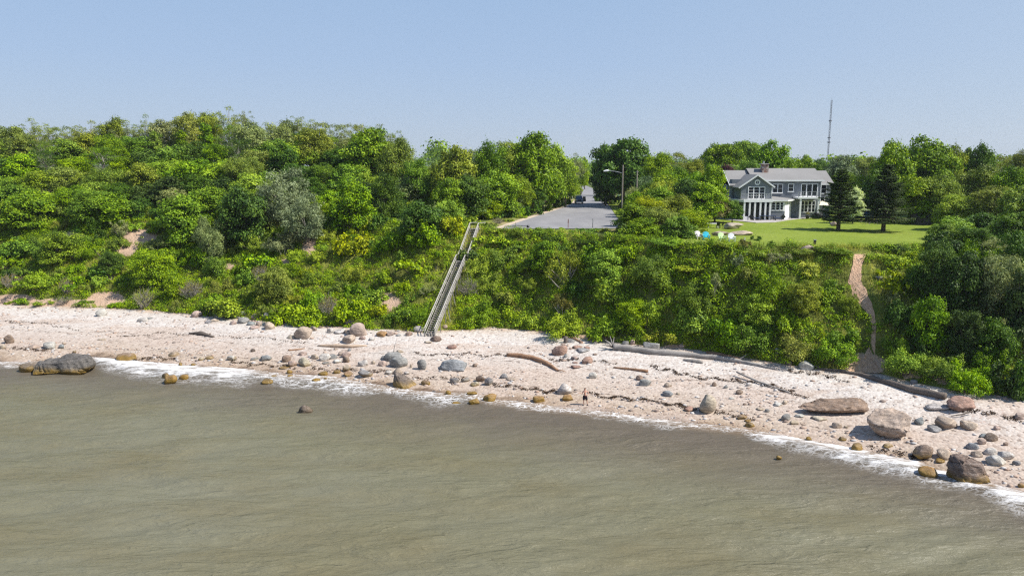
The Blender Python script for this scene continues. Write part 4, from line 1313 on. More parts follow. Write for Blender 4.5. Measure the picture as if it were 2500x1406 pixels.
def rock_mesh(w, d, h, seed, sub=3, cuts=5, rough=0.16):
    """boulder of width w, depth d, height h: rounded block with flattened facets; z=0 at its lowest point"""
    rng = np.random.default_rng(seed)
    bm = bmesh.new()
    bmesh.ops.create_icosphere(bm, subdivisions=sub, radius=1.0)
    V = np.array([v.co[:] for v in bm.verts])
    faces = [[v.index for v in f.verts] for f in bm.faces]
    bm.free()
    for i in range(cuts * 2 + 3):
        n = rng.normal(size=3); n[2] *= 0.8; n /= np.linalg.norm(n)
        lim = rng.uniform(0.58, 0.9)
        over = np.maximum(V @ n - lim, 0)
        V = V - np.outer(over * 0.96, n)
    o = rng.uniform(0, 50, 3)
    for f, a in ((1.3, rough), (3.1, rough * 0.6), (6.5, rough * 0.4), (13.0, rough * 0.25)):
        q = vnoise(V[:, 0] * f + o[0] + V[:, 2] * 0.7 * f, V[:, 1] * f + o[1] - V[:, 2] * f * 0.8, seed % 97) - 0.5
        V = V * (1 + a * q)[:, None] * 1.0
    mn, mx = V.min(0), V.max(0)
    V = (V - (mn + mx) / 2) / (mx - mn)
    V[:, 0] *= w; V[:, 1] *= d; V[:, 2] *= h
    V[:, 2] += h / 2
    me = bpy.data.meshes.new('boulder')
    me.from_pydata(V.tolist(), [], faces)
    me.polygons.foreach_set('use_smooth', [True] * len(faces))
    me.materials.append(M['rock'])
    me.update()
    return me


def hull_mesh(pts, W, D, H, seed, rough=0.10, cuts=4):
    """boulder with a silhouette of its own: hull of a few corner points, chipped and roughened"""
    bm = bmesh.new()
    for p in pts: bm.verts.new((p[0] * W, p[1] * D, p[2] * H))
    r = bmesh.ops.convex_hull(bm, input=bm.verts[:])
    junk = [e for e in r['geom_interior'] + r['geom_unused'] if isinstance(e, bmesh.types.BMVert)]
    if junk: bmesh.ops.delete(bm, geom=list(set(junk)), context='VERTS')
    bmesh.ops.triangulate(bm, faces=bm.faces[:])
    for k in range(cuts):
        bmesh.ops.subdivide_edges(bm, edges=bm.edges[:], cuts=1, use_grid_fill=True)
        bmesh.ops.triangulate(bm, faces=bm.faces[:])
        if k < 2: bmesh.ops.smooth_vert(bm, verts=bm.verts[:], factor=0.22, use_axis_x=True, use_axis_y=True, use_axis_z=True)
    bm.normal_update()
    P = np.array([v.co[:] for v in bm.verts]); Nn = np.array([v.normal[:] for v in bm.verts])
    q = 0
    for f, a in ((0.7, 1.0), (1.6, 0.6), (3.6, 0.35), (8.0, 0.18)):
        q = q + a * (vnoise(P[:, 0] * f + seed + P[:, 2] * f * .7, P[:, 1] * f - P[:, 2] * f * .8, seed) - 0.5)
    crack = np.abs(vnoise(P[:, 0] * 0.9 + seed, P[:, 2] * 2.2 + P[:, 1] * 0.5, seed + 3) - 0.5)
    q = q - 0.5 * np.clip(1 - crack / 0.05, 0, 1)
    P = P + Nn * (q * rough * min(W, D, H) * 1.6)[:, None]
    for v, c in zip(bm.verts, P): v.co = c
    me = bpy.data.meshes.new('boulder'); bm.to_mesh(me); bm.free()
    me.polygons.foreach_set('use_smooth', [True] * len(me.polygons))
    me.materials.append(M['rock'])
    return me


def hero(px, py, w, W2D, H, pts, c, wet, label, yaw=0.0, seed=1, dz=-0.12):
    x, y, z = ground(px, py)
    s = scale_at(x, y, z); W = w / s
    o = link('boulder', hull_mesh(pts, W, W * W2D, H, seed))
    o.location = (x, y + W * W2D * 0.36, z + dz); o.rotation_euler = (0, 0, yaw)
    o.color = (*(c if hasattr(c, 'real') is False and not isinstance(c, str) else RC[c]), wet)
    return tag(o, label, 'boulder')


def put_rock(px, py, w, h, c, label=None, depth=0.8, sub=None, cuts=5, rough=0.16, yaw=None, tilt=0.0, bury=0.22, name='boulder', wet=None):
    x, y, z = ground(px, py)
    s = scale_at(x, y, z)
    W = w / s
    h_true = max(0.2, (h / s - 0.28 * depth * W * 0.45) * 1.2) if h / w > 0.35 else max(0.12, h / s * 0.85)
    D = W * depth
    b = bury
    me = rock_mesh(W, D, h_true / (1 - b), int(px * 7 + py * 13), sub or (4 if w > 55 else 3 if w > 16 else 2), cuts, rough)
    o = link(name, me)
    y2 = y + D * 0.38
    o.location = (x, y2, max(-0.05, min(z, tz(x, y2))) - b * h_true / (1 - b))
    o.rotation_euler = (0, tilt, random.uniform(-0.35, 0.35) if yaw is None else yaw)
    col = RC[c]; j = random.uniform(0.88, 1.12)
    near = y - float(f_yw(x))
    wt = wet if wet is not None else (1.0 if near < 2.5 else 0.5 if near < 5 else 0.0)
    o.color = (col[0] * j, col[1] * j * random.uniform(.97, 1.03), col[2] * j, wt)
    if label: tag(o, label, 'boulder' if w > 30 else 'rock')
    else: ROCKS.append(dict(o=o, px=px, py=py, w=w, h=h, c=c, x=x, y=y))
    return o


random.seed(77)
# the boulders that stand out
hero(147, 914, 144, 0.55, 2.05, [(-.5, -.2, .0), (-.5, .1, .78), (-.38, -.3, .80), (-.1, .42, 1.0), (.25, .40, 1.0), (.42, .1, .93), (.5, .0, .72), (.40, -.25, .42), (.15, -.42, .30), (-.25, -.48, .12), (-.45, -.42, .1), (-.4, .4, 0), (.4, .4, 0), (.35, -.2, 0), (-.1, -.3, .78), (.3, -.2, .82)], (0.115, 0.104, 0.092), 1.0, 'huge grey flat-topped boulder with mossy green base standing in the surf', 0.0, 3, -0.25)
hero(986, 947, 60, 0.7, 1.55, [(-.48, 0, .0), (-.45, .1, .75), (-.40, .25, 1.0), (-.1, .3, .95), (.25, .1, .60), (.5, .0, .22), (.5, -.1, 0), (.1, -.5, .0), (-.3, -.45, 0), (-.1, -.3, .55), (.3, .4, 0), (-.4, .4, 0)], 'k', 1.0, 'pointed dark boulder with golden wet base at the waterline below the staircase', 0.0, 5, -0.1)
hero(2040, 1014, 176, 0.34, 1.35, [(-.5, .0, .38), (-.42, .2, .62), (-.2, .42, .88), (.2, .45, 1.0), (.46, .4, 1.0), (.5, .0, .72), (.47, -.35, .50), (.0, -.5, .46), (-.35, -.38, .36), (.40, .0, 0), (.0, .0, 0), (-.3, .05, .05), (.4, .3, 0), (-.2, .3, 0), (.2, -.25, .8)], (0.27, 0.185, 0.13), 0.0, 'long low log-shaped brown boulder lying beside the big slab boulder', -0.06, 7, -0.05)
hero(2182, 1076, 116, 0.85, 2.15, [(-.06, .5, .95), (.34, .5, 1.0), (.5, .22, .92), (.48, .0, .82), (-.3, .3, .85), (-.5, -.05, .74), (-.40, -.30, .66), (0.0, -.46, .60), (.28, -.5, .50), (-.26, .0, 0), (-.05, -.20, .0), (.18, -.28, .0), (.30, .1, 0), (-.1, .3, 0)], (0.40, 0.31, 0.245), 0.0, 'biggest pinkish slab boulder with a broad flat top on the beach', 0.0, 9, -0.05)
hero(2380, 1184, 106, 0.75, 2.2, [(-.42, .15, 1.0), (.08, .3, .97), (.34, .1, .78), (-.5, 0, .5), (-.30, -.45, .0), (.5, -.3, .05), (.48, .3, 0), (-.46, .3, 0), (-.25, -.25, .90), (.18, -.32, .72), (.42, -.1, .45)], (0.17, 0.12, 0.095), 1.0, 'blocky dark brown boulder with golden algae base at the surf edge', -0.05, 11, -0.15)
put_rock(1731, 1011, 43, 43, 'y', 'egg-shaped upright pale boulder standing alone on the open sand', 0.9, cuts=1, rough=0.07, bury=0.08, wet=0.3)
put_rock(2353, 1003, 72, 31, 'r', 'rust-tinted lumpy boulder at the end of the long dark log', 0.7, cuts=6, wet=0)
put_rock(737, 828, 46, 29, 't', 'big rounded tan boulder standing apart below the bushes', 0.8, cuts=4)
put_rock(873, 821, 42, 30, 'p', 'big rounded pinkish boulder resting under the bluff bushes', 0.8, cuts=4)
put_rock(1105, 905, 69, 27, 'b', 'low bluish grey boulder with a dark split end, seaward of the staircase', 0.6, cuts=7)
put_rock(1366, 868, 39, 24, 'r', 'large rose red boulder on the white pebbles behind the standing man', 0.8, cuts=4)
put_rock(1379, 963, 39, 25, 'w', 'white and blue streaked boulder close beside the standing man', 0.8, cuts=4)
put_rock(1385, 979, 29, 15, 'o', 'wet orange brown boulder just seaward of the white streaked boulder', 0.8)
put_rock(742, 1008, 38, 19, 'k', 'dark boulder awash alone in the open sea', 0.7, cuts=6, bury=0.3, wet=0.2)
put_rock(1591, 854, 40, 18, 'g', 'grey speckled boulder tucked behind the long grey driftwood trunk', 0.7)
put_rock(1973, 902, 36, 20, 'w', 'smooth whitish boulder at the foot of the bushes near the footpath', 0.8, cuts=2)
put_rock(971, 898, 45, 27, 'g', 'large smooth dark grey boulder with a stick standing behind it', 0.8, cuts=3)
put_rock(2299, 1002, 60, 15, 'w', 'flat whitish rock lying between slab boulder and rusty boulder', 0.5, cuts=7)
put_rock(2320, 1050, 52, 29, 't', 'wedge-shaped tan boulder just inland of the dark brown rock pair', 0.75)
put_rock(2262, 1121, 50, 31, 'n', 'round dark brown boulder on the wet pebbles seaward of the slab', 0.8, cuts=3)
put_rock(2272, 1167, 47, 25, 'o', 'golden algae covered boulder in the surf beside the blocky boulder', 0.8, wet=1.0)
put_rock(1973, 618, 36, 20, 'p', 'pink boulder at the brink where lawn meets the bluff bushes', 0.8, cuts=3)
put_rock(1795, 560, 52, 17, 'y', 'long pale boulder on the lawn behind the garden chairs', 0.6, bury=0.1)
put_rock(1762, 577, 46, 14, 'p', 'low pinkish boulder on the lawn beside the pale green chair', 0.5, bury=0.1)
put_rock(1812, 576, 58, 14, 't', 'tapering tan boulder on the lawn with a shrub at its tip', 0.5, bury=0.1)
put_rock(2037, 553, 18, 11, 'p', 'small pink boulder on the lawn behind the spruce trunk', 0.7, bury=0.1)
put_rock(2148, 684, 20, 12, 'g', 'grey boulder in the greenery beside the sandy footpath', 0.8, bury=0.05)
put_rock(862, 744, 14, 8, 'w', 'white rock caught in the creeper on the lower bluff', 0.8, bury=0.0)
put_rock(1541, 806, 14, 9, 'b', 'bluish rock half hidden in weeds above the driftwood trunk', 0.8, bury=0.0)
RK = '''19 839 24 20 n;5 852 16 10 t;80 852 27 10 p;118 852 33 17 w;148 851 16 10 b;154 842 10 7 t;180 862 10 6 g;58 908 40 20 k;303 880 57 16 n;244 773 26 17 w;346 786 26 10 w;363 780 16 5 g;477 775 27 15 p
420 870 25 11 t;490 880 14 8 w;509 878 20 9 t;563 880 20 12 w;620 879 22 7 b;617 859 12 8 k;402 925 20 14 k;413 936 30 20 o;447 927 24 13 o;440 893 9 8 n;471 893 12 6 b;247 831 20 5 t
647 881 28 13 b;698 884 24 16 n;711 896 24 14 p;742 895 31 21 y;738 868 22 10 p;792 881 28 17 w;813 876 20 11 g;767 877 20 12 t;844 873 24 13 p;844 885 18 14 n;822 887 22 9 w;794 889 20 5 g;833 868 16 9 p;853 857 8 6 b;819 854 10 5 t
845 907 20 15 t;885 894 26 14 w;911 889 10 8 t;933 894 22 13 p;958 882 44 20 g;940 878 22 10 g;976 862 18 8 t;1029 903 25 23 g;1003 898 6 9 t;709 827 20 9 y;764 808 20 11 t;782 801 12 5 n;853 793 24 16 p;806 813 18 12 w;828 815 28 11 w;849 816 20 11 t
849 839 32 20 t;884 829 16 9 p;907 831 14 7 w;931 822 26 13 o;952 820 18 10 p;972 821 14 5 g;998 820 18 9 n;1022 811 28 14 w;1004 808 10 6 k;1063 834 30 13 n;1045 838 20 5 t;1103 852 24 10 r;1086 802 16 9 p
568 793 16 10 p;591 790 28 15 g;622 779 26 12 p;650 779 16 14 g;611 794 20 9 b;654 805 28 18 t;631 796 16 10 p;620 803 24 8 p;523 785 20 7 t;508 789 18 7 g;591 771 20 10 g
650 937 28 13 k;664 921 20 5 n;706 912 14 9 o;707 919 14 5 o;770 932 22 9 o;787 917 24 9 k;822 912 18 8 k;849 919 22 12 r;890 922 36 18 g;794 927 10 6 n;692 901 28 5 n;970 914 24 14 t;948 914 20 10 w;993 914 16 7 w
1039 940 24 11 n;1109 936 24 13 g;1135 933 20 10 g;1094 964 14 11 o;1114 987 24 6 k;1173 932 24 15 n;1193 941 22 20 g;1159 943 22 11 y;1152 965 26 8 o;1157 988 28 14 o;1196 981 34 19 o;1316 982 30 14 o;1161 974 12 4 k
1230 924 20 11 g;1247 929 24 7 t;1410 851 24 8 r;1433 853 16 7 r;1425 861 36 9 g;1381 873 10 9 g;1402 878 16 8 p;1435 888 30 17 r;1404 887 14 4 r;1407 899 24 7 r;1453 867 12 4 n;1159 896 12 8 n;1448 924 22 14 w;1562 929 18 12 n;1576 942 30 15 g;1544 923 14 5 w
1632 968 26 13 b;1632 945 20 10 t;1394 836 24 10 g;1527 842 18 9 g;1545 842 12 12 p;1665 848 18 11 p;1927 891 17 10 p;1931 872 22 12 y;1902 865 18 14 g;1744 943 12 10 n;1772 948 12 8 g;1807 963 20 10 n;1787 975 14 5 w;1684 1004 26 11 r;1656 963 10 4 t
1818 989 8 4 n;1902 992 22 9 w;1918 987 14 10 t;1874 1006 12 8 g;1858 1002 20 6 t;1920 1027 26 15 g;1940 1037 20 10 t;1954 1019 22 8 w;2004 1027 38 9 y;1813 1024 26 10 n;1827 1030 16 6 r;1833 1043 24 11 k;2248 1037 24 16 b;2286 1055 34 14 g;2372 1050 40 20 t
2407 1068 28 9 b;2425 1077 32 18 n;2399 1085 22 15 p;2378 1097 30 15 b;2422 1110 34 16 w;2462 1124 44 21 w;2443 1137 44 22 w;2389 1116 26 14 t;2487 1136 22 10 g;2457 1088 12 8 n;2437 1050 16 10 p;2313 1121 40 22 t;2096 1100 34 16 n;2299 1130 24 8 o;1976 1075 16 8 o;2059 1076 18 9 k
2169 1092 26 10 t;2496 1190 16 10 r;1903 1119 14 8 k;2045 1045 24 13 t;2066 1045 10 5 t;2233 937 18 10 g;2493 1024 30 14 p;1830 942 14 8 w'''
for row in RK.replace('\n', ';').split(';'):
    a = row.split()
    put_rock(float(a[0]), float(a[1]), float(a[2]), float(a[3]), a[4], bury=random.uniform(0.15, 0.32), cuts=random.choice([2, 3, 5, 6]), depth=random.uniform(0.6, 0.9), name='beach_rock')


# cobbles and weed nobody could count
def scatter_cobbles(n, seed):
    rng = np.random.default_rng(seed)
    bm = bmesh.new(); bmesh.ops.create_icosphere(bm, subdivisions=1, radius=1)
    V0 = np.array([v.co[:] for v in bm.verts]); F0 = np.array([[v.index for v in f.verts] for f in bm.faces]); bm.free()
    x = rng.uniform(-86, 60, n * 3); a = f_yw(x); b = f_yt(x)
    tq = rng.random(n * 3)
    y = a + (b - a) * tq
    den = fbm(x * 0.16, y * 0.3, 55, 3) + 0.25 * np.exp(-((tq - 0.12) / 0.1) ** 2) + 0.28 * np.exp(-((tq - 0.97) / 0.05) ** 2)
    k = np.where(den + rng.uniform(-.2, .2, n * 3) > 0.6)[0][:n]
    x, y = x[k], y[k]; m = len(k)
    z = terr(x, y)
    r = 0.06 + 0.16 * rng.random(m) ** 3
    V = V0[None] * (1 + 0.25 * rng.normal(size=(m, len(V0), 1)) * 0.5) * r[:, None, None] * np.stack([rng.uniform(.9, 1.7, m), rng.uniform(.8, 1.2, m), rng.uniform(.45, .8, m)], 1)[:, None, :]
    V = V + np.stack([x, y, z + r * 0.15], 1)[:, None, :]
    F = F0[None] + (np.arange(m) * len(V0))[:, None, None]
    me = bpy.data.meshes.new('cobbles')
    nf = m * len(F0)
    me.vertices.add(m * len(V0)); me.loops.add(nf * 3); me.polygons.add(nf)
    me.vertices.foreach_set('co', V.astype(np.float32).ravel())
    me.loops.foreach_set('vertex_index', F.astype(np.int32).ravel())
    me.polygons.foreach_set('loop_start', np.arange(0, nf * 3, 3, dtype=np.int32))
    me.polygons.foreach_set('use_smooth', np.ones(nf, bool))
    at = me.attributes.new('tint', 'FLOAT', 'FACE'); at.data.foreach_set('value', np.repeat(rng.random(m), len(F0)).astype(np.float32))
    t = NT('cobble')
    c = t.ramp(t.attr('tint'), [(0.0, (0.16, 0.14, 0.13)), (0.25, (0.36, 0.25, 0.19)), (0.5, (0.45, 0.35, 0.28)), (0.75, (0.34, 0.33, 0.33)), (1.0, (0.6, 0.56, 0.52))])
    t.bsdf(c, 0.8, 0.25)
    me.materials.append(t.m); me.update(calc_edges=True)
    tag(link('pebbles', me), 'loose cobbles and pebbles scattered over the beach', 'pebbles', kind='stuff')


scatter_cobbles(3400, 5)


def seaweed():
    rng = np.random.default_rng(8)
    Vs = []
    lines = [([(1195, 938), (1240, 944), (1300, 950), (1340, 958), (1362, 955)], 260), ([(1440, 962), (1500, 972), (1560, 975), (1640, 987), (1690, 997)], 420), ([(1700, 1000), (1760, 1008), (1830, 1022)], 120),
             ([(320, 878), (380, 874), (440, 880)], 160), ([(560, 880), (600, 888), (660, 892), (720, 898)], 200), ([(760, 896), (790, 904), (840, 906), (870, 902)], 130), ([(900, 908), (960, 906)], 70),
             ([(1000, 862), (1060, 868), (1120, 864), (1200, 868), (1240, 866)], 170), ([(1340, 880), (1400, 878), (1500, 886)], 130), ([(1590, 896), (1640, 906), (1700, 922), (1790, 928)], 260), ([(1790, 928), (1880, 940), (1960, 968)], 260),
             ([(1920, 906), (1990, 912), (2060, 930)], 140), ([(270, 824), (380, 814), (470, 816), (600, 824), (740, 836)], 200), ([(10, 786), (100, 788), (190, 806)], 120), ([(1010, 925), (1100, 922), (1140, 926)], 90),
             ([(30, 850), (120, 858)], 120), ([(2330, 1000), (2420, 1010), (2500, 1030)], 150), ([(2120, 1094), (2200, 1108), (2260, 1120)], 110)]
    for pts, n in lines:
        w = np.array([ground(a, b)[:2] for a, b in pts])
        n = int(n * 2.2); t = np.linspace(0, 1, len(w)); u = np.clip(np.round(rng.random(n) * 14) / 14 + rng.normal(size=n) * 0.022, 0, 1)
        x = np.interp(u, t, w[:, 0]) + 0.25 * np.sin(u * 40) + rng.normal(size=n) * 0.14
        y = np.interp(u, t, w[:, 1]) + 0.35 * np.sin(u * 23 + 1) + rng.normal(size=n) * 0.13
        nr = np.array([0, 0, 1.0]) + rng.normal(size=(n, 3)) * 0.45; nr /= np.linalg.norm(nr, axis=1, keepdims=True)
        L = rng.uniform(0.08, 0.30, n)
        Vs.append(leaf_quads(np.stack([x, y, terr(x, y) + 0.05 + 0.05 * rng.random(n)], 1), nr, L, L * 0.45, rng))
    tag(link('seaweed', quads_mesh('seaweed', np.concatenate(Vs), simple('dry_weed', (0.075, 0.048, 0.03), 0.9, 0.1, 0.4))), 'broken dark strand lines of washed-up weed on the sand', 'seaweed', kind='stuff')


seaweed()


# ================================================================== DRIFTWOOD
def log(name, pts, rads, mat, label, cat='driftwood', lift=0.7, branches=(), jit=0.14, n=9, zoff=None):
    P = []
    for i, (px, py) in enumerate(pts):
        x, y, z = ground(px, py)
        r = rads[i] / scale_at(x, y, z) / 2
        P.append((Vector((x, y, z + r * lift + (zoff[i] if zoff else 0))), r))
    # refine
    Q = []
    for i in range(len(P) - 1):
        for k in range(4):
            f = k / 4
            Q.append((P[i][0].lerp(P[i + 1][0], f) + Vector((0, random.uniform(-1, 1), random.uniform(-.5, .5))) * P[i][1] * 0.25, (P[i][1] * (1 - f) + P[i + 1][1] * f) * random.uniform(0.9, 1.1)))
    Q.append(P[-1])
    org = Vector((Q[0][0].x, Q[0][0].y, Q[0][0].z - Q[0][1] * lift))
    root = empty(name, org)
    mb = MB(); mb.tube([q - org for q, r in Q], [r for q, r in Q], n, jit=jit)
    mb.build('trunk', M[mat], root, True)
    for (i, dx, dy, dz, r0) in branches:
        b = P[i][0] - org
        mb = MB()
        e = b + Vector((dx, dy, dz))
        mb.tube([b, (b + e) / 2 + Vector((0, 0, 0.08)), e], [r0, r0 * 0.7, r0 * 0.25], 6, jit=0.1)
        mb.build('branch', M[mat], root, True)
    return tag(root, label, cat)


random.seed(31)
log('driftwood_log', [(1496, 853), (1530, 856), (1600, 864), (1680, 871), (1740, 876), (1800, 884), (1850, 893), (1897, 903)], [19, 18, 15, 14, 12, 10, 7, 4], 'drift_grey',
    'very long bleached grey tree trunk with splayed roots lying along the upper beach',
    branches=[(0, -0.9, 0.5, 0.75, 0.16), (0, -1.3, -0.2, 0.25, 0.17), (0, -0.7, -0.6, 0.5, 0.12), (0, -0.3, 0.6, 1.2, 0.11), (0, 0.2, 0.5, 1.1, 0.09), (5, 2.4, 1.6, 0.75, 0.07), (4, 3.2, -0.5, 0.0, 0.13), (6, 2.0, -0.6, 0.05, 0.06)])
log('driftwood_log', [(2004, 903), (2050, 908), (2100, 917), (2160, 936), (2220, 955), (2308, 974)], [6, 8, 10, 14, 17, 19], 'drift_dark', 'long dark weathered log lying below the foot of the sandy path',
    branches=[(0, -0.8, 0.3, 0.35, 0.07), (0, -0.5, 0.9, 0.3, 0.05)])
log('driftwood_log', [(1238, 869), (1270, 872), (1300, 877), (1335, 890), (1362, 906)], [9, 11, 11, 11, 6], 'drift_brown', 'curved reddish brown log alone on the open beach', branches=[(4, 0.9, -0.6, 0.0, 0.09)])
log('driftwood_log', [(1498, 898), (1540, 903), (1582, 909)], [4, 6, 8], 'drift_brown', 'short brown log pointing at the pair of brown and grey rocks')
log('driftwood_pole', [(1798, 917), (1850, 936), (1928, 959)], [4, 5, 4], 'drift_grey', 'slim straight grey pole slanting across the beach stones', zoff=[0.35, 0.15, 0.0])
log('driftwood_log', [(776, 845), (820, 847), (860, 848), (896, 845)], [4, 9, 8, 3], 'drift_tan', 'split pale tan log below the big rounded boulders')
log('driftwood_stick', [(704, 856), (722, 855), (745, 851)], [4, 4, 2], 'drift_brown', 'short reddish stick on the sand near the split tan log')
log('driftwood_log', [(462, 815), (490, 817), (522, 824)], [4, 10, 5], 'drift_dark', 'isolated dark grey log high on the bare shingle')
log('driftwood_branch', [(500, 766), (530, 770), (560, 773), (588, 779)], [4, 6, 7, 5], 'drift_grey', 'grey branch lying at the bush edge among stones', branches=[(2, 1.2, 0.4, 0.3, 0.06)])
log('driftwood_log', [(1668, 880), (1695, 884), (1716, 887)], [5, 10, 7], 'drift_grey', 'short stout grey log just seaward of the long trunk')
log('driftwood_branch', [(1724, 862), (1760, 868), (1806, 878)], [6, 8, 5], 'drift_brown', 'ragged brown branch lying inland of the long grey trunk')
log('driftwood_branch', [(1368, 822), (1400, 828), (1422, 838)], [6, 5, 5], 'drift_brown', 'bent dark branch at the bush edge behind the stump')
log('driftwood_branch', [(2322, 1018), (2350, 1017), (2374, 1012)], [2, 3, 3], 'drift_dark', 'thin dark branch propped on a pale stone beside the rusty boulder', zoff=[0.1, 0.2, 0.3])
# stump and standing sticks
x, y, z = ground(1381, 836)
mb = MB(); mb.lathe([(0.34, -0.2), (0.30, 0.1), (0.24, 0.45), (0.26, 0.72), (0.12, 0.80)], 9)
mb.v = [(a * random.uniform(.85, 1.15), b * random.uniform(.85, 1.15), c) for a, b, c in mb.v]
o = mb.build('tree_stump', M['drift_dark'], None, True); o.location = (x, y, z); tag(o, 'small blackened stump standing upright on the white pebbles', 'stump')
x, y, z = ground(960, 862)
mb = MB(); mb.tube([(0, 0, -0.1), (0.18, 0.1, 0.9), (0.45, 0.2, 1.75)], [0.045, 0.04, 0.02], 6)
o = mb.build('upright_stick', M['drift_grey'], None, True); o.location = (x, y, z); tag(o, 'thin stick standing upright among the grey boulders', 'stick')

# ================================================================== STAIRCASE
S0 = Vector(STAIR[0]); S1 = Vector(STAIR[1])
S0.z = tz(S0.x, S0.y) + 0.02
root = empty('beach_staircase', S0)
tag(root, 'long weathered wooden staircase with handrails climbing the bluff', 'staircase')
vec = S1 - S0
hd = Vector((vec.x, vec.y, 0)); run = hd.length; hd.normalize()
sd_ = Vector((hd.y, -hd.x, 0))     # to the right when climbing
SW = 0.62
f1, f2 = 0.665, 0.70           # the small landing in between
p_l0 = vec * 0.655; p_l1 = p_l0 + hd * 1.1


def side(p, k, dz=0.0): return p + sd_ * (SW * k) + Vector((0, 0, dz))


flights = [(Vector((0, 0, 0)), p_l0, 37), (p_l1, vec, 19)]
for a, b, n in flights:
    d = b - a
    for k in (-1, 1):
        mb = MB(); mb.bar(side(a, k, 0.0), side(b, k, 0.0), 0.07, 0.28); mb.build('stringer', M['stairwood'], root)
    for i in range(1, n + 1):
        c = a + d * (i / n)
        mb = MB(); mb.bar(side(c, -1.0, 0.1), side(c, 1.0, 0.1), 0.26, 0.075, up=(0, 0, 1)); mb.build('tread', M['stairwood'], root)
    m = max(2, int(n / 6))
    for k in (-1, 1):
        for i in range(m + 1):
            c = a + d * (i / m) * 0.995
            mb = MB(); q = side(c, k * 1.1)
            zg = tz(S0.x + q.x, S0.y + q.y) - S0.z
            mb.box(q.x - 0.05, q.x + 0.05, q.y - 0.05, q.y + 0.05, min(zg, q.z) - 0.3, q.z + 1.08); mb.build('post', M['stairwood'], root)
        for hh, w in ((1.1, 0.15), (0.62, 0.09)):
            mb = MB(); mb.bar(side(a, k * 1.1, hh), side(b, k * 1.1, hh), 0.06 if hh < 1 else 0.12, w if hh < 1 else 0.08); mb.build('handrail', M['railwood'], root)
mb = MB()
for q0, q1 in ((p_l0, p_l1), (vec, vec + hd * 1.4)):
    mb = MB(); mb.bar(q0 + Vector((0, 0, 0.1)), q1 + Vector((0, 0, 0.1)), SW * 2.5, 0.09); mb.build('landing', M['stairwood'], root)
for k in (-1, 1):
    mb = MB(); mb.bar(side(p_l0, k * 1.1, 1.1), side(p_l1, k * 1.1, 1.1), 0.1, 0.08); mb.build('handrail', M['railwood'], root)
    mb = MB(); mb.bar(side(vec, k * 1.1, 1.1), side(vec + hd * 0.9 + sd_ * 0.9, k * 1.1, 1.1), 0.1, 0.08); mb.build('handrail', M['railwood'], root)
# leaning braces under the flight
for f_, dx in ((0.25, 0.4), (0.36, 0.5), (0.46, 0.3)):
    c = side(vec * f_, 1.15); zg = tz(S0.x + c.x + dx, S0.y + c.y) - S0.z
    mb = MB(); mb.bar(c + Vector((0, 0, 0.3)), Vector((c.x + dx, c.y - 0.2, zg - 0.3)), 0.10); mb.build('brace', M['stairwood'], root)
# ================================================================== HOUSE
def shingle_mat(name, a, b, row=0.18):
    t = NT(name)
    p = t.pos()
    sep = t.n('ShaderNodeSeparateXYZ'); t.l(p, sep.inputs[0])
    w = t.math('FRACT', t.math('DIVIDE', sep.outputs[2], row))
    n = t.noise(1.2, 5, 0.7, vec=t.mapv(p, (4, 4, 1.2)))
    n2 = t.noise(0.35, 3, vec=p)
    c = t.mix(n, a, b)
    c = t.mix(t.ramp(n2, [(0.3, 0.0), (0.7, 0.35)]), c, [q * 0.75 for q in a])
    c = t.mix(t.math('MULTIPLY', t.maprange(w, 0.0, 0.16, 1, 0), 0.35), c, [q * 0.45 for q in a])
    t.bsdf(c, 0.9, 0.12, t.bump(w, 0.4, 0.03))
    return t.m


M['shingle'] = shingle_mat('grey_shingle_wall', (0.17, 0.19, 0.222), (0.255, 0.268, 0.288))
M['roof'] = shingle_mat('grey_asphalt_roof', (0.215, 0.21, 0.205), (0.30, 0.29, 0.28), 0.14)
t = NT('chimney_stone'); v = t.n('ShaderNodeTexVoronoi'); v.inputs['Scale'].default_value = 3.0; t.l(t.pos(), v.inputs['Vector'])
t.bsdf(t.ramp(v.outputs['Color'], [(0.1, (0.14, 0.10, 0.09)), (0.4, (0.30, 0.17, 0.13)), (0.7, (0.34, 0.28, 0.25)), (0.95, (0.5, 0.46, 0.42))]), 0.9, 0.1); M['stone'] = t.m


def HX(u, Y, z=17.0):
    return (1750 + u / 7.8125 - 1250) / F * (Y * cp - (z - CZ) * sp_)


def HZ(v, Y):
    return at_y(1850, 380 + v / 7.8125, Y)[2]


house = empty('house', (HX(900, 136), 136.0, tz(HX(900, 136), 136)))
tag(house, 'large two-storey grey shingled house with white trim and balconies beyond the lawn', 'house')
HO = Vector(house.location)
GZ = HO.z


class HB(MB):
    def build(s, name, mat, parent=None, smooth_=False, bevel=0.0):
        s.v = [(a - HO.x, b - HO.y, c - HO.z) for a, b, c in s.v]
        return super().build(name, mat, parent or house, smooth_, bevel)


YP, YG, YM, YB, YR = 132.6, 134.0, 138.2, 135.6, 141.0     # porch front, gable front, main front, right porch front, right wing front
zF2 = HZ(838, YP)          # first floor deck
zEM, zRM = HZ(455, YM), HZ(243, YM + 4.2)   # main eaves and ridge
xM0, xM1 = HX(275, YM), HX(1960, YM)
xRidgeSplit = HX(660, YM)
yBack = YM + 8.4
wall = lambda *a: HB().box(*a).build('wall', M['shingle'])
wall(xM0, xM1, YM, yBack, GZ - 0.3, zEM)
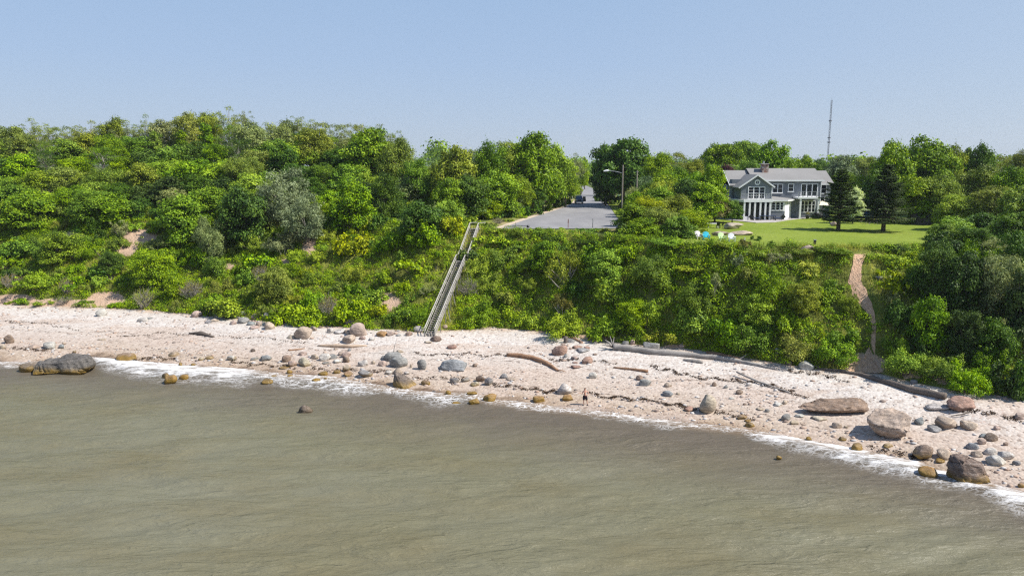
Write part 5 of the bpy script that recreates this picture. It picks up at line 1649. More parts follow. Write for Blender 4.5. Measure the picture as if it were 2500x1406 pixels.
# gable wing
gx0, gx1 = HX(447, YG), HX(1035, YG)
zEG, zAG = HZ(575, YG), HZ(372, YG)
gxm = (gx0 + gx1) / 2
wall(gx0, gx1, YG, YM - 0.01, zF2 + 0.1, zEG)
HB().add([(gx0, YG, zEG), (gx1, YG, zEG), (gxm, YG, zAG - 0.12), (gx0, YG + 3, zEG), (gx1, YG + 3, zEG), (gxm, YG + 3, zAG - 0.12)], [(0, 1, 2), (3, 5, 4), (0, 3, 4, 1)]).build('wall', M['shingle'])
# roofs: solid slabs
def roof_slab(pts, th=0.16, name='roof', mat='roof'):
    """pts: polygon of the upper face; extruded downwards"""
    n = len(pts)
    mb = HB(); mb.add([tuple(p) for p in pts] + [(p[0], p[1], p[2] - th) for p in pts], [tuple(range(n)), tuple(range(n, 2 * n))[::-1]] + [(i, n + i, n + (i + 1) % n, (i + 1) % n) for i in range(n)])
    return mb.build(name, M[mat])


ov = 0.45
yr = YM + 4.2
zs = (zRM - zEM) / 4.2
mainroof = roof_slab([(xRidgeSplit, YM - ov, zEM - ov * zs + 0.1), (xM1 + 0.4, YM - ov, zEM - ov * zs + 0.1), (xM1 + 0.4, yr, zRM), (xRidgeSplit, yr, zRM)])
roof_slab([(xRidgeSplit, yr, zRM), (xM1 + 0.4, yr, zRM), (xM1 + 0.4, yBack + ov, zEM - ov * zs + 0.1), (xRidgeSplit, yBack + ov, zEM - ov * zs + 0.1)])
zL = HZ(282, yr)
zEL = HZ(548, YM)
zsl = (zL - zEL) / 4.2
xl0 = HX(238, YM) - 0.2
roof_slab([(xl0, YM - ov, zEL - ov * zsl + 0.1), (xRidgeSplit, YM - ov, zEL - ov * zsl + 0.1), (xRidgeSplit, yr, zL), (xl0, yr, zL)])
roof_slab([(xl0, yr, zL), (xRidgeSplit, yr, zL), (xRidgeSplit, yBack + ov, zEL - ov * zsl + 0.1), (xl0, yBack + ov, zEL - ov * zsl + 0.1)])
HB().add([(xM0, YM + .02, zEL - .2), (xM0, yBack - .02, zEL - .2), (xM0, yr, zL - 0.2), (xRidgeSplit, YM + .02, zEL - .2), (xRidgeSplit, yBack - .02, zEL - .2), (xRidgeSplit, yr, zL - 0.2)], [(0, 2, 1), (3, 4, 5), (0, 3, 5, 2), (1, 2, 5, 4)]).build('wall', M['shingle'])
HB().add([(xRidgeSplit + .3, YM + .02, zEM), (xRidgeSplit + .3, yBack - .02, zEM), (xRidgeSplit + .3, yr, zRM - 0.2), (xM1, YM + .02, zEM), (xM1, yBack - .02, zEM), (xM1, yr, zRM - 0.2)], [(0, 2, 1), (3, 4, 5), (0, 3, 5, 2), (1, 2, 5, 4)]).build('wall', M['shingle'])
# gable wing roof runs back into the main roof
yg = YM + 2.6
roof_slab([(gx0 - 0.5, YG - 0.4, zEG - 0.32), (gxm, YG - 0.4, zAG + 0.08), (gxm, yg, zAG + 0.08), (gx0 - 0.5, yg, zEG - 0.32)])
roof_slab([(gxm, YG - 0.4, zAG + 0.08), (gx1 + 0.35, YG - 0.4, zEG - 0.2), (gx1 + 0.35, yg, zEG - 0.2), (gxm, yg, zAG + 0.08)])
# white trim
def trim(*a, name='trim'): return HB().box(*a).build(name, M['white'])
def tbar(a, b, w, h, name='trim'): return HB().bar(a, b, w, h).build(name, M['white'])


trim(xRidgeSplit + 1.6, xM1 + 0.42, YM - ov - 0.06, YM - ov - 0.003, zEM - ov * zs - 0.16, zEM - ov * zs + 0.13, name='fascia')
tbar((gx0 - 0.55, YG - 0.44, zEG - 0.42), (gxm, YG - 0.44, zAG + 0.0), 0.06, 0.24, 'bargeboard'); tbar((gxm, YG - 0.44, zAG + 0.0), (gx1 + 0.4, YG - 0.44, zEG - 0.3), 0.06, 0.24, 'bargeboard')
tbar((xl0 - 0.03, YM - ov, zEL - ov * zsl), (xl0 - 0.03, yr, zL - 0.08), 0.06, 0.2, 'bargeboard')
trim(xM1 - 0.02, xM1 + 0.1, YM - 0.06, YM + 0.1, GZ, zEM - 0.3, name='corner_board')
trim(gx1 - 0.08, gx1 + 0.05, YG - 0.05, YG + 0.08, zF2 + 0.1, zEG - 0.25, name='corner_board')
# chimney
cx0, cx1 = HX(815, YM + 3), HX(930, YM + 3)
ch = HB().box(cx0, cx1, YM + 2.4, YM + 3.6, zEM + 0.6, HZ(168, YM + 3)).build('chimney', M['stone'])
HB().box(HX(790, YM + 3), HX(936, YM + 3), YM + 2.25, YM + 3.75, HZ(168, YM + 3) + 0.003, HZ(152, YM + 3)).build('chimney_cap', M['paving'], ch)
HB().lathe([(0.17, 0), (0.17, 0.45)], 8, (HX(850, YM + 3), YM + 3, HZ(152, YM + 3) + 0.003)).build('chimney_pot', M['greymetal'], ch)
HB().lathe([(0.07, 0), (0.07, 0.5)], 8, (HX(1212, YM + 4), YM + 3.6, zRM - 0.4)).build('vent_pipe', M['white'])


def window(x0, x1, z0, z1, Y, cols=1, rows=2, fr=0.13, name='window', mun=0.05, sill=True):
    """white frame with mullions, dark glass behind"""
    mb = HB()
    for a in ((x0, x0 + fr, z0, z1), (x1 - fr, x1, z0, z1), (x0 + fr + .002, x1 - fr - .002, z1 - fr, z1), (x0 + fr + .002, x1 - fr - .002, z0, z0 + fr)):
        mb.box(a[0], a[1], Y - 0.09, Y - 0.003, a[2], a[3])
    for i in range(1, cols):
        x = x0 + (x1 - x0) * i / cols
        mb.box(x - 0.09, x + 0.09, Y - 0.08, Y - 0.004, z0 + fr + .003, z1 - fr - .003)
    w = mb.build(name, M['white'])
    cw = (x1 - x0) / cols
    for i in range(cols):
        p0 = x0 + cw * i + (fr if i == 0 else 0.09); p1 = x0 + cw * (i + 1) - (fr if i == cols - 1 else 0.09)
        HB().box(p0, p1, Y - 0.04, Y - 0.005, z0 + fr, z1 - fr).build('pane', M['glass'], w)
        if rows > 1:
            mm = HB()
            for r in range(1, rows):
                z = z0 + fr + (z1 - z0 - 2 * fr) * r / rows
                mm.box(p0, p1, Y - 0.065, Y - 0.042, z - mun / 2, z + mun / 2)
            mm.build('glazing_bar', M['white'], w)
    if sill:
        HB().box(x0 - 0.06, x1 + 0.06, Y - 0.14, Y - 0.003, z0 - 0.08, z0 - 0.004).build('sill', M['white'], w)
    return w


W = lambda u0, u1, v0, v1, Y, c=1, r=2, **k: window(HX(u0, Y), HX(u1, Y), HZ(v1, Y), HZ(v0, Y), Y, c, r, **k)
W(580, 905, 595, 828, YG, 3, 4, name='french_door', sill=False)
W(1042, 1242, 538, 716, YM, 2, 2)
W(1337, 1450, 536, 690, YM, 1, 2)
W(1585, 1905, 536, 782, YM, 3, 1, name='balcony_door', sill=False)
W(1600, 1880, 860, 1088, YM, 4, 3, name='french_door', sill=False)
W(1330, 1410, 856, 1078, YM - 1.2, 1, 4, name='back_door', sill=False)
# round window
xc, zc_ = HX(750, YG), HZ(512, YG)
mb = HB()
N = 24
vs = []
for r, y in ((0.30, YG - 0.09), (0.50, YG - 0.09), (0.50, YG - 0.004), (0.30, YG - 0.004)):
    vs += [(xc + r * cos(2 * pi * k / N), y, zc_ + r * sin(2 * pi * k / N)) for k in range(N)]
fs = [(j * N + k, j * N + (k + 1) % N, ((j + 1) % 4) * N + (k + 1) % N, ((j + 1) % 4) * N + k) for j in range(4) for k in range(N)]
mb.add(vs, fs); mb.box(xc - 0.3, xc + 0.3, YG - 0.07, YG - 0.045, zc_ - 0.025, zc_ + 0.025); mb.box(xc - 0.025, xc + 0.025, YG - 0.075, YG - 0.04, zc_ - 0.3, zc_ + 0.3)
rw = mb.build('round_window', M['white'])
HB().add([(xc + 0.31 * cos(2 * pi * k / N), YG - 0.03, zc_ + 0.31 * sin(2 * pi * k / N)) for k in range(N)], [tuple(range(N))[::-1]]).build('pane', M['glass'], rw)
# porch below the gable: columns, fascia, glass wall
px0, px1 = HX(520, YP), HX(1055, YP)
zPf0, zPf1 = HZ(890, YP), zF2
HB().box(px0 - 0.1, px1 + 0.05, YP - 0.1, YM - 0.02, zPf0, zPf1).build('porch_beam', M['white'])
bxl = HX(345, YP + 2)
HB().add([(px0 - 0.1, YP - 0.1, zPf0), (px0 - 0.1, YP - 0.1, zPf1 - .05), (bxl, YP + 2.2, zPf0 + .02), (bxl, YP + 2.2, zPf1 - .05), (px0 - 0.1, YM - .03, zPf0), (px0 - 0.1, YM - .03, zPf1 - .05), (bxl, YM - .03, zPf0 + .02), (bxl, YM - .03, zPf1 - .05)],
         [(0, 1, 3, 2), (1, 5, 7, 3), (2, 3, 7, 6), (0, 2, 6, 4)]).build('porch_beam', M['white'])
HB().add([(px0 + .1, YP + 0.35, GZ), (bxl + .3, YP + 2.5, GZ), (bxl + .3, YP + 2.5, zPf0), (px0 + .1, YP + 0.35, zPf0)], [(0, 1, 2, 3)]).build('glass_wall', M['glass'])
for k in range(1, 4):
    z = GZ + (zPf0 - GZ) * k / 4
    tbar((px0 + .05, YP + 0.3, z), (bxl + .25, YP + 2.45, z), 0.05, 0.08, 'glazing_bar')
HB().box(px0 + 0.1, px1 - 0.05, YP + 0.45, YP + 0.5, GZ, zPf0).build('glass_wall', M['glass'])
for u in (530, 632, 733, 836, 932, 1022):
    x = HX(u, YP)
    HB().box(x - 0.15, x + 0.15, YP - 0.04, YP + 0.26, GZ - 0.2, zPf0 - 0.003).build('column', M['white'])
HB().box(px0, HX(610, YP), YP + .02, YP + 0.2, GZ - 0.2, GZ + 0.75).build('porch_panel', M['white'])
# bay room with its low roof
b0, b1 = HX(1045, YP + 1), HX(1300, YP + 1); b2 = HX(1420, YM - 1.2)
zBr = HZ(850, YP + 1)
HB().prism([(b0, YP + 1.0), (b1, YP + 1.0), (b2, YM - 1.2), (b2, YM - 0.02), (b0, YM - 0.02)], GZ - 0.3, zBr - 0.01).build('bay_wall', M['white'])
W(1042, 1118, 885, 1045, YP + 1.0, 1, 3, fr=0.09); W(1122, 1205, 885, 1045, YP + 1.0, 1, 3, fr=0.09); W(1209, 1270, 885, 1045, YP + 1.0, 1, 3, fr=0.09)
HB().prism([(b0 - .02, YP + .94), (b1 + .02, YP + .94), (b1 + .02, YP + .985), (b0 - .02, YP + .985)], GZ - 0.3, HZ(1060, YP + 1)).build('bay_base', M['shingle'])
zBt = HZ(752, YM)
roof_slab([(b0 - 0.2, YP + 0.6, zBr), (b1 + 0.35, YP + 0.6, zBr), (b2 + 0.45, YM - 1.4, zBr), (b2 + .45, YM - 0.02, zBr + 0.1), (b0 - 0.2, YM - 0.02, zBt)], 0.12)
tbar((b0 - 0.2, YP + 0.56, zBr - 0.1), (b1 + 0.35, YP + 0.56, zBr - 0.1), 0.05, 0.24, 'gutter'); tbar((b1 + 0.35, YP + 0.56, zBr - 0.1), (b2 + 0.47, YM - 1.45, zBr - 0.1), 0.05, 0.24, 'gutter')
for k in range(3):
    HB().box(HX(1240, YM - 2), HX(1415, YM - 2), YM - 1.6 - 0.4 * (k + 1), YM - 1.3 - 0.02 * k - 0.3 * (k > 0), GZ - 0.1, GZ + 0.42 - 0.14 * k).build('step', M['paving'])
# balcony railings
def railing(x0, x1, y, z, n, name='railing', h=0.95):
    mb = HB()
    mb.box(x0, x1, y - 0.035, y + 0.035, z + h, z + h + 0.07); mb.box(x0, x1, y - 0.02, y + 0.02, z + 0.12, z + 0.16)
    for i in range(n + 1):
        x = x0 + (x1 - x0) * i / n
        mb.box(x - 0.045, x + 0.045, y - 0.045, y + 0.045, z, z + h - .002)
    for k in (0.35, 0.6): mb.box(x0, x1, y - 0.01, y + 0.01, z + k, z + k + 0.02)
    return mb.build(name, M['greymetal'])


railing(HX(455, YP), HX(1040, YP), YP + 0.1, zF2 + 0.003, 6)
zB2 = HZ(792, YB)
rx0, rx1 = HX(1548, YB), HX(1985, YB)
HB().box(rx0, rx1, YB, YM - 0.02, HZ(826, YB), zB2).build('balcony_floor', M['white'])
railing(rx0 + .05, rx1 - .05, YB + 0.1, zB2 + 0.003, 5)
for u in (1606, 1945):
    x = HX(u, YB); HB().box(x - 0.14, x + 0.14, YB + 0.1, YB + 0.38, GZ - 0.2, HZ(826, YB) - 0.003).build('column', M['white'])
# right wing set back and lower
rw0, rw1 = xM1 + 0.02, HX(2158, YR)
zER, zRR = HZ(520, YR), HZ(288, YR + 4)
HB().box(rw0, rw1, YR, YR + 7.5, GZ - 0.3, zER).build('wall', M['shingle'])
q = (zRR - zER) / 3.75
roof_slab([(rw0, YR - .4, zER - .4 * q + .1), (rw1 + .4, YR - .4, zER - .4 * q + .1), (rw1 + .4, YR + 3.75, zRR), (rw0, YR + 3.75, zRR)])
roof_slab([(rw0, YR + 3.75, zRR), (rw1 + .4, YR + 3.75, zRR), (rw1 + .4, YR + 7.9, zER - .4 * q + .1), (rw0, YR + 7.9, zER - .4 * q + .1)])
trim(rw0 + .02, rw1 + .42, YR - .46, YR - .403, zER - .4 * q - .16, zER - .4 * q + .13, name='fascia')
W(1962, 2076, 555, 726, YR, 1, 2); W(1962, 2056, 812, 890, YR, 1, 1)
# left end: side windows in the gable end
sw = HB()
for (y0, y1, z0, z1) in ((YM + 1.2, YM + 2.2, HZ(780, YM), HZ(560, YM)), (YM + 3.4, YM + 4.6, HZ(780, YM), HZ(560, YM))):
    sw = HB(); sw.box(xM0 - 0.08, xM0 - 0.003, y0, y1, z0, z1); f_ = sw.build('window', M['white'])
    HB().box(xM0 - 0.10, xM0 - 0.082, y0 + .12, y1 - .12, z0 + .12, z1 - .12).build('pane', M['glass'], f_)
HB().box(xM0 - 2.2, xM0 - 0.01, YM - 0.6, YM + 6, zF2 - 0.35, zF2 - 0.1).build('side_porch_roof', M['white'])
for y in (YM - 0.4, YM + 3):
    HB().box(xM0 - 2.1, xM0 - 1.85, y, y + 0.25, GZ - 0.3, zF2 - 0.353).build('column', M['white'])

# ================================================================== PATIO AND GARDEN THINGS
pz = GZ + 0.10
pp = [at_z(px, py, 14.2) for px, py in ((1752, 536), (1800, 541), (1845, 545), (1890, 544), (1930, 538), (1985, 533), (2010, 533))]
poly = [(x, y) for x, y in pp] + [(HX(2080, 140), 140.0), (HX(240, 138), 138.0)]
o = MB().prism(poly, 13.6, pz).build('patio', M['paving']); tag(o, 'pale stone patio in front of the house', 'patio', kind='structure')


def on_patio(px, py):
    x, y = at_z(px, py, pz)
    return Vector((x, y, pz + 0.002))


def closed_umbrella(px, py, mat, label, h=2.7):
    r = empty('patio_umbrella', on_patio(px, py)); tag(r, label, 'umbrella')
    MB().lathe([(0.035, 0.08), (0.03, h)], 8).build('pole', M['greymetal'], r)
    MB().lathe([(0.28, 0), (0.26, 0.08), (0.06, 0.10)], 12).build('base', M['darkmetal'], r)
    mb = MB(); prof = [(0.07, 0.75), (0.26, 0.95), (0.20, 1.35), (0.24, 1.8), (0.19, 2.3), (0.09, 2.75), (0.03, 2.85)]
    mb.lathe(prof, 12); mb.v = [(x * (1 + 0.22 * cos(6 * atan2(y, x))), y * (1 + 0.22 * cos(6 * atan2(y, x))), z) for x, y, z in mb.v]
    mb.build('canopy', M[mat], r, True)
    return r


closed_umbrella(1851, 529, 'red', 'bright pink red closed umbrella standing in front of the clipped hedge')
closed_umbrella(1892, 526, 'red', 'red closed umbrella in front of the white bay windows')
closed_umbrella(1948, 523, 'blue', 'blue closed umbrella beside the porch column')
r = empty('patio_umbrella', on_patio(2006, 531)); tag(r, 'open cream umbrella on the patio partly behind the spruce', 'umbrella')
MB().lathe([(0.04, 0), (0.035, 3.2)], 8).build('pole', M['teak'], r)
mb = MB(); mb.lathe([(1.75, 2.35), (1.73, 2.38), (0.9, 2.8), (0.04, 3.15), (0.02, 3.25)], 8); mb.build('canopy', M['cream'], r)
# clipped hedge on the patio
a, b = on_patio(1838, 527), on_patio(1886, 527)
n_ = 7
cl = [(a.x + (b.x - a.x) * i / (n_ - 1), a.y + j * 0.6, pz + 0.45 + k * 0.55, 0.5) for i in range(n_) for j in range(2) for k in range(2)]
V_, T_ = clump_leaves(cl, 520, 0.16, 0.6, np.random.default_rng(3))
h = link('patio_hedge', quads_mesh('patio_hedge', V_, M['leaf'], T_)); h.color = (*G['dark'], 1); tag(h, 'clipped dark green hedge in front of the porch', 'hedge')


def chair_thing(name, label, cat, loc, rz, mat, group=None, w=0.5, arms=False):
    r = empty(name, loc, rz); tag(r, label, cat, group)
    MB().box(-w / 2, w / 2, -w / 2, w / 2, 0.42, 0.47).build('seat', M[mat], r)
    MB().bar((0, w / 2 - .02, 0.47), (0, w / 2 + .1, 0.98), w, 0.05, up=(0, 1, 0)).build('backrest', M[mat], r)
    for sx in (-1, 1):
        for sy in (-1, 1):
            MB().box(sx * w * .44 - .025, sx * w * .44 + .025, sy * w * .44 - .025, sy * w * .44 + .025, 0, 0.418).build('leg', M[mat], r)
        if arms: MB().box(sx * w * .5 - .03, sx * w * .5 + .03, -w / 2, w / 2, 0.64, 0.68).build('armrest', M[mat], r)
    return r


def table_thing(name, label, loc, L, D, H, mtop, mleg, rz=0):
    r = empty(name, loc, rz); tag(r, label, 'table')
    MB().box(-L / 2, L / 2, -D / 2, D / 2, H - 0.05, H).build('table_top', M[mtop], r, bevel=0.01)
    for sx in (-1, 1):
        for sy in (-1, 1):
            MB().box(sx * L * .45 - .04, sx * L * .45 + .04, sy * D * .42 - .04, sy * D * .42 + .04, 0, H - 0.053).build('leg', M[mleg], r)
    return r


def lounger(px, py, rz, label):
    r = empty('sun_lounger', on_patio(px, py), rz); tag(r, label, 'sun lounger', 'dark loungers on the patio')
    MB().box(-1.0, 0.35, -.33, .33, 0.30, 0.36).build('frame', M['black'], r)
    MB().bar((0.35, 0, 0.36), (0.95, 0, 0.85), .66, 0.06, up=(0, 1, 0)).build('backrest', M['black'], r)
    MB().box(-0.98, 0.33, -.30, .30, 0.362, 0.44).build('cushion', M['navy'], r)
    for sx in (-.9, .25):
        for sy in (-.28, .28): MB().box(sx - .025, sx + .025, sy - .025, sy + .025, 0, 0.298).build('leg', M['black'], r)
    return r


lounger(1843, 538, 3.0, 'dark lounger nearest the pink red umbrella on the patio edge')
lounger(1903, 538, 0.15, 'dark lounger nearest the white bay windows on the patio edge')
table_thing('cover_table', 'long navy covered table between the two dark loungers', on_patio(1872, 537), 3.0, 1.1, 0.78, 'navy', 'darkmetal')
table_thing('side_table', 'low white topped table behind the long navy table', on_patio(1896, 529), 1.3, 0.8, 0.7, 'white', 'greymetal')
table_thing('dining_table', 'reddish wooden dining table on the patio below the back door', on_patio(1943, 527), 1.5, 1.0, 0.76, 'teak', 'teak')
for px, py, rz, lab in ((1933, 529, 1.4, 'wooden chair at the hedge end of the teak dining table'), (1939, 531, 3.0, 'wooden chair on the lawn side of the teak dining table'), (1952, 530, -1.6, 'wooden chair at the porch end of the teak dining table')):
    chair_thing('dining_chair', lab, 'chair', on_patio(px, py), rz, 'teak', 'teak chairs round the dining table')
for px, py, lab in ((1971, 534, 'dark planter pot at the patio edge beside the chairs'), (1993, 534, 'black covered grill at the patio edge by the spruce')):
    r = empty('barbecue_grill' if 'grill' in lab else 'planter', on_patio(px, py)); tag(r, lab, 'grill' if 'grill' in lab else 'planter')
    if 'grill' in lab:
        MB().box(-.7, .7, -.3, .3, 0.0, 0.8).build('cabinet', M['black'], r, bevel=0.03)
        MB().lathe([(0.45, 0.803), (0.44, 1.0), (0.3, 1.18), (0.05, 1.22)], 14).build('hood', M['darkmetal'], r, True)
        MB().box(.72, 1.1, -.25, .25, 0.74, 0.79).build('side_shelf', M['greymetal'], r)
    else:
        MB().lathe([(0.25, 0), (0.36, 0.5), (0.38, 0.62), (0.33, 0.62), (0.3, 0.55)], 12).build('pot', M['darkmetal'], r, True)
        V_, T_ = clump_leaves([(0, 0, 0.95, 0.4)], 700, 0.2, 0.4, np.random.default_rng(13)); c = link('foliage', quads_mesh('foliage', V_, M['leaf'], T_), r); c.color = (*G['bronze'], 1)
o = empty('banana_plant', on_patio(1829, 530)); tag(o, 'dark leaning leafy plant in front of the porch column', 'plant')
MB().tube([(0, 0, 0), (-.1, 0, 1.2), (-.5, 0, 2.6)], [0.1, 0.07, 0.03], 6).build('stem', M['bark'], o)
V_, T_ = clump_leaves([(-.3, 0, 1.2, 0.6), (-.4, 0, 2.0, 0.5), (0, 0, 0.6, 0.6), (-.5, 0, 2.6, 0.3)], 260, 0.35, 0.35, np.random.default_rng(14)); c = link('foliage', quads_mesh('foliage', V_, M['leaf'], T_), o); c.color = (*G['deep'], 1)

# ---- adirondack chairs on the lawn, facing the sea
def adirondack(px, py, mat, label, rz):
    x, y = at_z(px, py, 14.05)
    r = empty('garden_chair', (x, y, tz(x, y) + 0.045), rz); tag(r, label, 'chair', 'slatted garden chairs on the lawn edge')
    m = M[mat]
    mb = MB()
    for i in range(5):
        f = i / 4; mb.bar((-.3, -.45 + .8 * f, .42 - .16 * f), (.3, -.45 + .8 * f, .42 - .16 * f), .15, .03)
    mb.build('seat', m, r)
    mb = MB()
    for i in range(7):
        u = (i - 3) / 3
        h = 1.08 - 0.16 * u * u
        mb.bar((u * .25, .33, .26), (u * .36, .66, h), .10, .03, up=(0, 1, 0))
    mb.bar((-.34, .56, .70), (.34, .56, .70), .05, .06); mb.build('backrest', m, r)
    for s in (-1, 1):
        MB().box(s * .40 - .075, s * .40 + .075, -.50, .50, .60, .63).build('armrest', m, r)
        MB().box(s * .37 - .045, s * .37 + .045, -.46, -.36, 0, .598).build('leg', m, r)
        MB().bar((s * .33, -.38, .36), (s * .33, .62, .03), .04, .12).build('rear_leg', m, r)
    return r


M['turq'] = simple('turquoise_paint', (0.05, 0.52, 0.66), 0.5, 0.3, 0.06); M['lime'] = simple('pale_green_paint', (0.55, 0.72, 0.36), 0.5, 0.3, 0.06); M['pinkwhite'] = simple('pinkish_white_paint', (0.72, 0.66, 0.66), 0.5, 0.3, 0.06)
adirondack(1706, 584, 'pinkwhite', 'pinkish white slatted garden chair beside the turquoise one', 0.15)
adirondack(1724, 586, 'turq', 'turquoise slatted garden chair on the lawn edge', -0.1)
adirondack(1763, 588, 'lime', 'pale green slatted garden chair on the lawn edge', 0.1)
adirondack(1786, 590, 'white', 'pure white slatted garden chair beside the pale green one', -0.12)
# dining group under the tree
gx, gy = at_z(1740, 558, 14.1)
table_thing('picnic_table', 'white framed dark topped table under the tree beside the lawn', (gx, gy, tz(gx, gy) + .045), 1.8, 0.9, 0.75, 'white', 'white')
for dx, dy, rz, lab in ((0.55, -0.9, 3.1, 'black chair on the sea side of the shaded white table'), (1.35, 0.0, -1.5, 'black chair at the lawn end of the shaded white table')):
    chair_thing('lawn_chair', lab, 'chair', (gx + dx, gy + dy, tz(gx, gy) + .045), rz, 'black', 'black chairs at the shaded table')
# small lamp post and marker on the lawn
def lawn_xy(px, py, z=14.05):
    x, y = at_z(px, py, z); return Vector((x, y, tz(x, y) + 0.045))


r = empty('garden_lantern', lawn_xy(1989, 597)); tag(r, 'short dark lantern post on the grass near the pink brink boulder', 'lantern')
MB().box(-.13, .13, -.13, .13, 0, .55).build('body', M['darkmetal'], r, bevel=0.02); MB().box(-.17, .17, -.17, .17, .553, .62).build('cap', M['greymetal'], r)
o = MB().box(-.05, .05, -.05, .05, 0, .5).box(-.07, .07, -.07, .07, .5, .53).build('marker_post', M['white']); o.location = lawn_xy(1818, 590); tag(o, 'small white marker post on the lawn edge past the white chair', 'post')
# things between and behind the spruces
r = empty('swing_frame', lawn_xy(2128, 550)); tag(r, 'wooden A-frame stand on the grass between the two spruces', 'swing')
for s, y in ((-1, -.6), (1, -.6), (-1, .6), (1, .6)):
    MB().bar((s * .75, y, 0), (s * .08, y, 1.55), .09).build('leg', M['pole'], r)
MB().bar((0, -.9, 1.55), (0, .9, 1.55), .1).build('beam', M['pole'], r)
r = empty('tarpaulin_heap', lawn_xy(2112, 533)); tag(r, 'bright blue tarpaulin over a heap between the spruces', 'tarpaulin')
mb = MB(); rng = np.random.default_rng(2)
N1, N2 = 9, 7
vs = [((i / (N1 - 1) - .5) * 2.9, (j / (N2 - 1) - .5) * 2.0, 1.35 * max(0, sin(pi * i / (N1 - 1))) ** .5 * max(0, sin(pi * j / (N2 - 1))) ** .5 * rng.uniform(.7, 1.1)) for j in range(N2) for i in range(N1)]
mb.add(vs, [(j * N1 + i, j * N1 + i + 1, (j + 1) * N1 + i + 1, (j + 1) * N1 + i) for j in range(N2 - 1) for i in range(N1 - 1)]); mb.build('cover', M['blue'], r)
r = empty('pergola', lawn_xy(2098, 528)); tag(r, 'pale grey pergola frame seen between the two spruces', 'pergola')
for sx in (-1.6, 1.6):
    for sy in (3, 5): MB().box(sx - .07, sx + .07, sy - .07, sy + .07, 0, 2.35).build('post', M['white'], r)
for sy in (3, 5): MB().box(-1.9, 1.9, sy - .06, sy + .06, 2.353, 2.5).build('beam', M['white'], r)
for i in range(7): MB().box(-1.7 + .56 * i, -1.62 + .56 * i, 2.7, 5.3, 2.503, 2.6).build('rafter', M['white'], r)
# low fence at the back of the lawn
a, b = lawn_xy(2025, 546), lawn_xy(2300, 551)
r = empty('rail_fence', a); tag(r, 'low weathered rail fence along the back of the lawn', 'fence')
for i in range(15):
    q = (b - a) * (i / 14); MB().box(q.x - .05, q.x + .05, q.y - .05, q.y + .05, -.1 + q.z, .95 + q.z).build('post', M['pole'], r)
for h_ in (0.35, 0.62, 0.88): MB().bar(Vector((0, -.07, h_)), (b - a) + Vector((0, -.07, h_)), .04, .09).build('rail', M['pole'], r)
o = MB().box(-1.6, 1.6, 0, 2, 0, 1.3).add([(-1.8, -.2, 1.3), (1.8, -.2, 1.3), (1.8, 2.2, 1.3), (-1.8, 2.2, 1.3), (-1.8, 1, 1.9), (1.8, 1, 1.9)], [(0, 1, 5, 4), (2, 3, 4, 5), (0, 4, 3), (1, 2, 5), (0, 3, 2, 1)]).build('garden_shed', M['darkmetal'])
o.location = lawn_xy(2262, 552); tag(o, 'low dark shed in deep shade at the wood edge of the lawn', 'shed')

# ================================================================== ROAD THINGS
def road_pt(px, py):
    x, y = at_z(px, py, 14.15); return Vector((x, y, tz(x, y) + 0.062))


lx, ly, lz = at_y(1521, 403, 150.0)
r = empty('street_lamp', (lx, ly, tz(lx, ly))); tag(r, 'wooden pole with a long arm carrying a street lamp over the road', 'street lamp')
Hp = lz - tz(lx, ly)
MB().tube([(0, 0, -.3), (0, 0, Hp)], [.17, .12], 10).build('pole', M['pole'], r)
za = Hp * 0.86
MB().tube([(0, 0, za - .25), (-1.6, 0, za + .1), (-3.0, -.1, za + .25)], [.05, .045, .04], 8).build('arm', M['greymetal'], r)
MB().tube([(-2.8, -.1, za + .25), (-3.2, -.1, za + .25), (-3.9, -.12, za + .15)], [.1, .2, .12], 8).build('lamp_head', M['white'], r)
MB().tube([(0, 0, Hp * .82), (1.2, .6, Hp * .7)], [.02, .02], 4).build('stay_wire', M['darkmetal'], r)
lx, ly, lz = at_y(1556, 416, 143.0)
q = Vector((lx, ly, tz(lx, ly))); Hq = lz - q.z
r2 = empty('utility_pole', q); tag(r2, 'bare grey utility pole rising from the bushes beside the lamp pole', 'pole')
MB().tube([(0, 0, -.3), (0, 0, Hq)], [.15, .11], 9).build('shaft', M['pole'], r2); MB().box(-.3, .3, -.05, .05, Hq - .35, Hq - .27).build('bracket', M['greymetal'], r2)
for px, py, m, lab in ((1387, 556, 'rust', 'thin rust red marker post at the road end'), (1447, 556, 'darkmetal', 'thin dark grey marker post at the road end')):
    p = road_pt(px, py); r = empty('marker_post', p); tag(r, lab, 'post')
    hh = 22 / scale_at(*p)
    MB().tube([(0, 0, -.3), (0, 0, hh)], [.05, .045], 8).build('post', M[m], r); MB().box(-.07, .07, -.06, -.052, hh * .55, hh * .9).build('reflector', M['rust'] if m == 'rust' else M['greymetal'], r)
for px, py, h_, m, lab in ((1480, 488, 10, 'white', 'squat white post on the shaded verge under the big roadside tree'), (1502, 491, 12, 'pole', 'grey wooden gatepost on the shaded verge before the lamp pole'), (1527, 516, 14, 'white', 'white utility box at the foot of the road bushes'), (1397, 490, 16, 'white', 'white gatepost beside the parked dark car')):
    p = road_pt(px, py); s = scale_at(*p); hh = h_ / s
    o = MB().box(-.14, .14, -.14, .14, -.2, hh).box(-.18, .18, -.18, .18, hh + .002, hh + .09).build('gate_post', M[m]); o.location = p; tag(o, lab, 'post')
r = empty('mailbox', road_pt(1510, 492)); tag(r, 'greenish mailbox on a post close to the lamp pole', 'mailbox')
MB().box(-.06, .06, -.06, .06, -.2, 1.0).build('post', M['pole'], r); MB().tube([(0, -.3, 1.18), (0, .3, 1.18)], .19, 10).build('box', simple('mail_green', (.12, .25, .18)), r)
o = road_pt(1268, 555); r = empty('guide_rail', o); tag(r, 'low bent metal rail at the corner of the road end', 'rail')
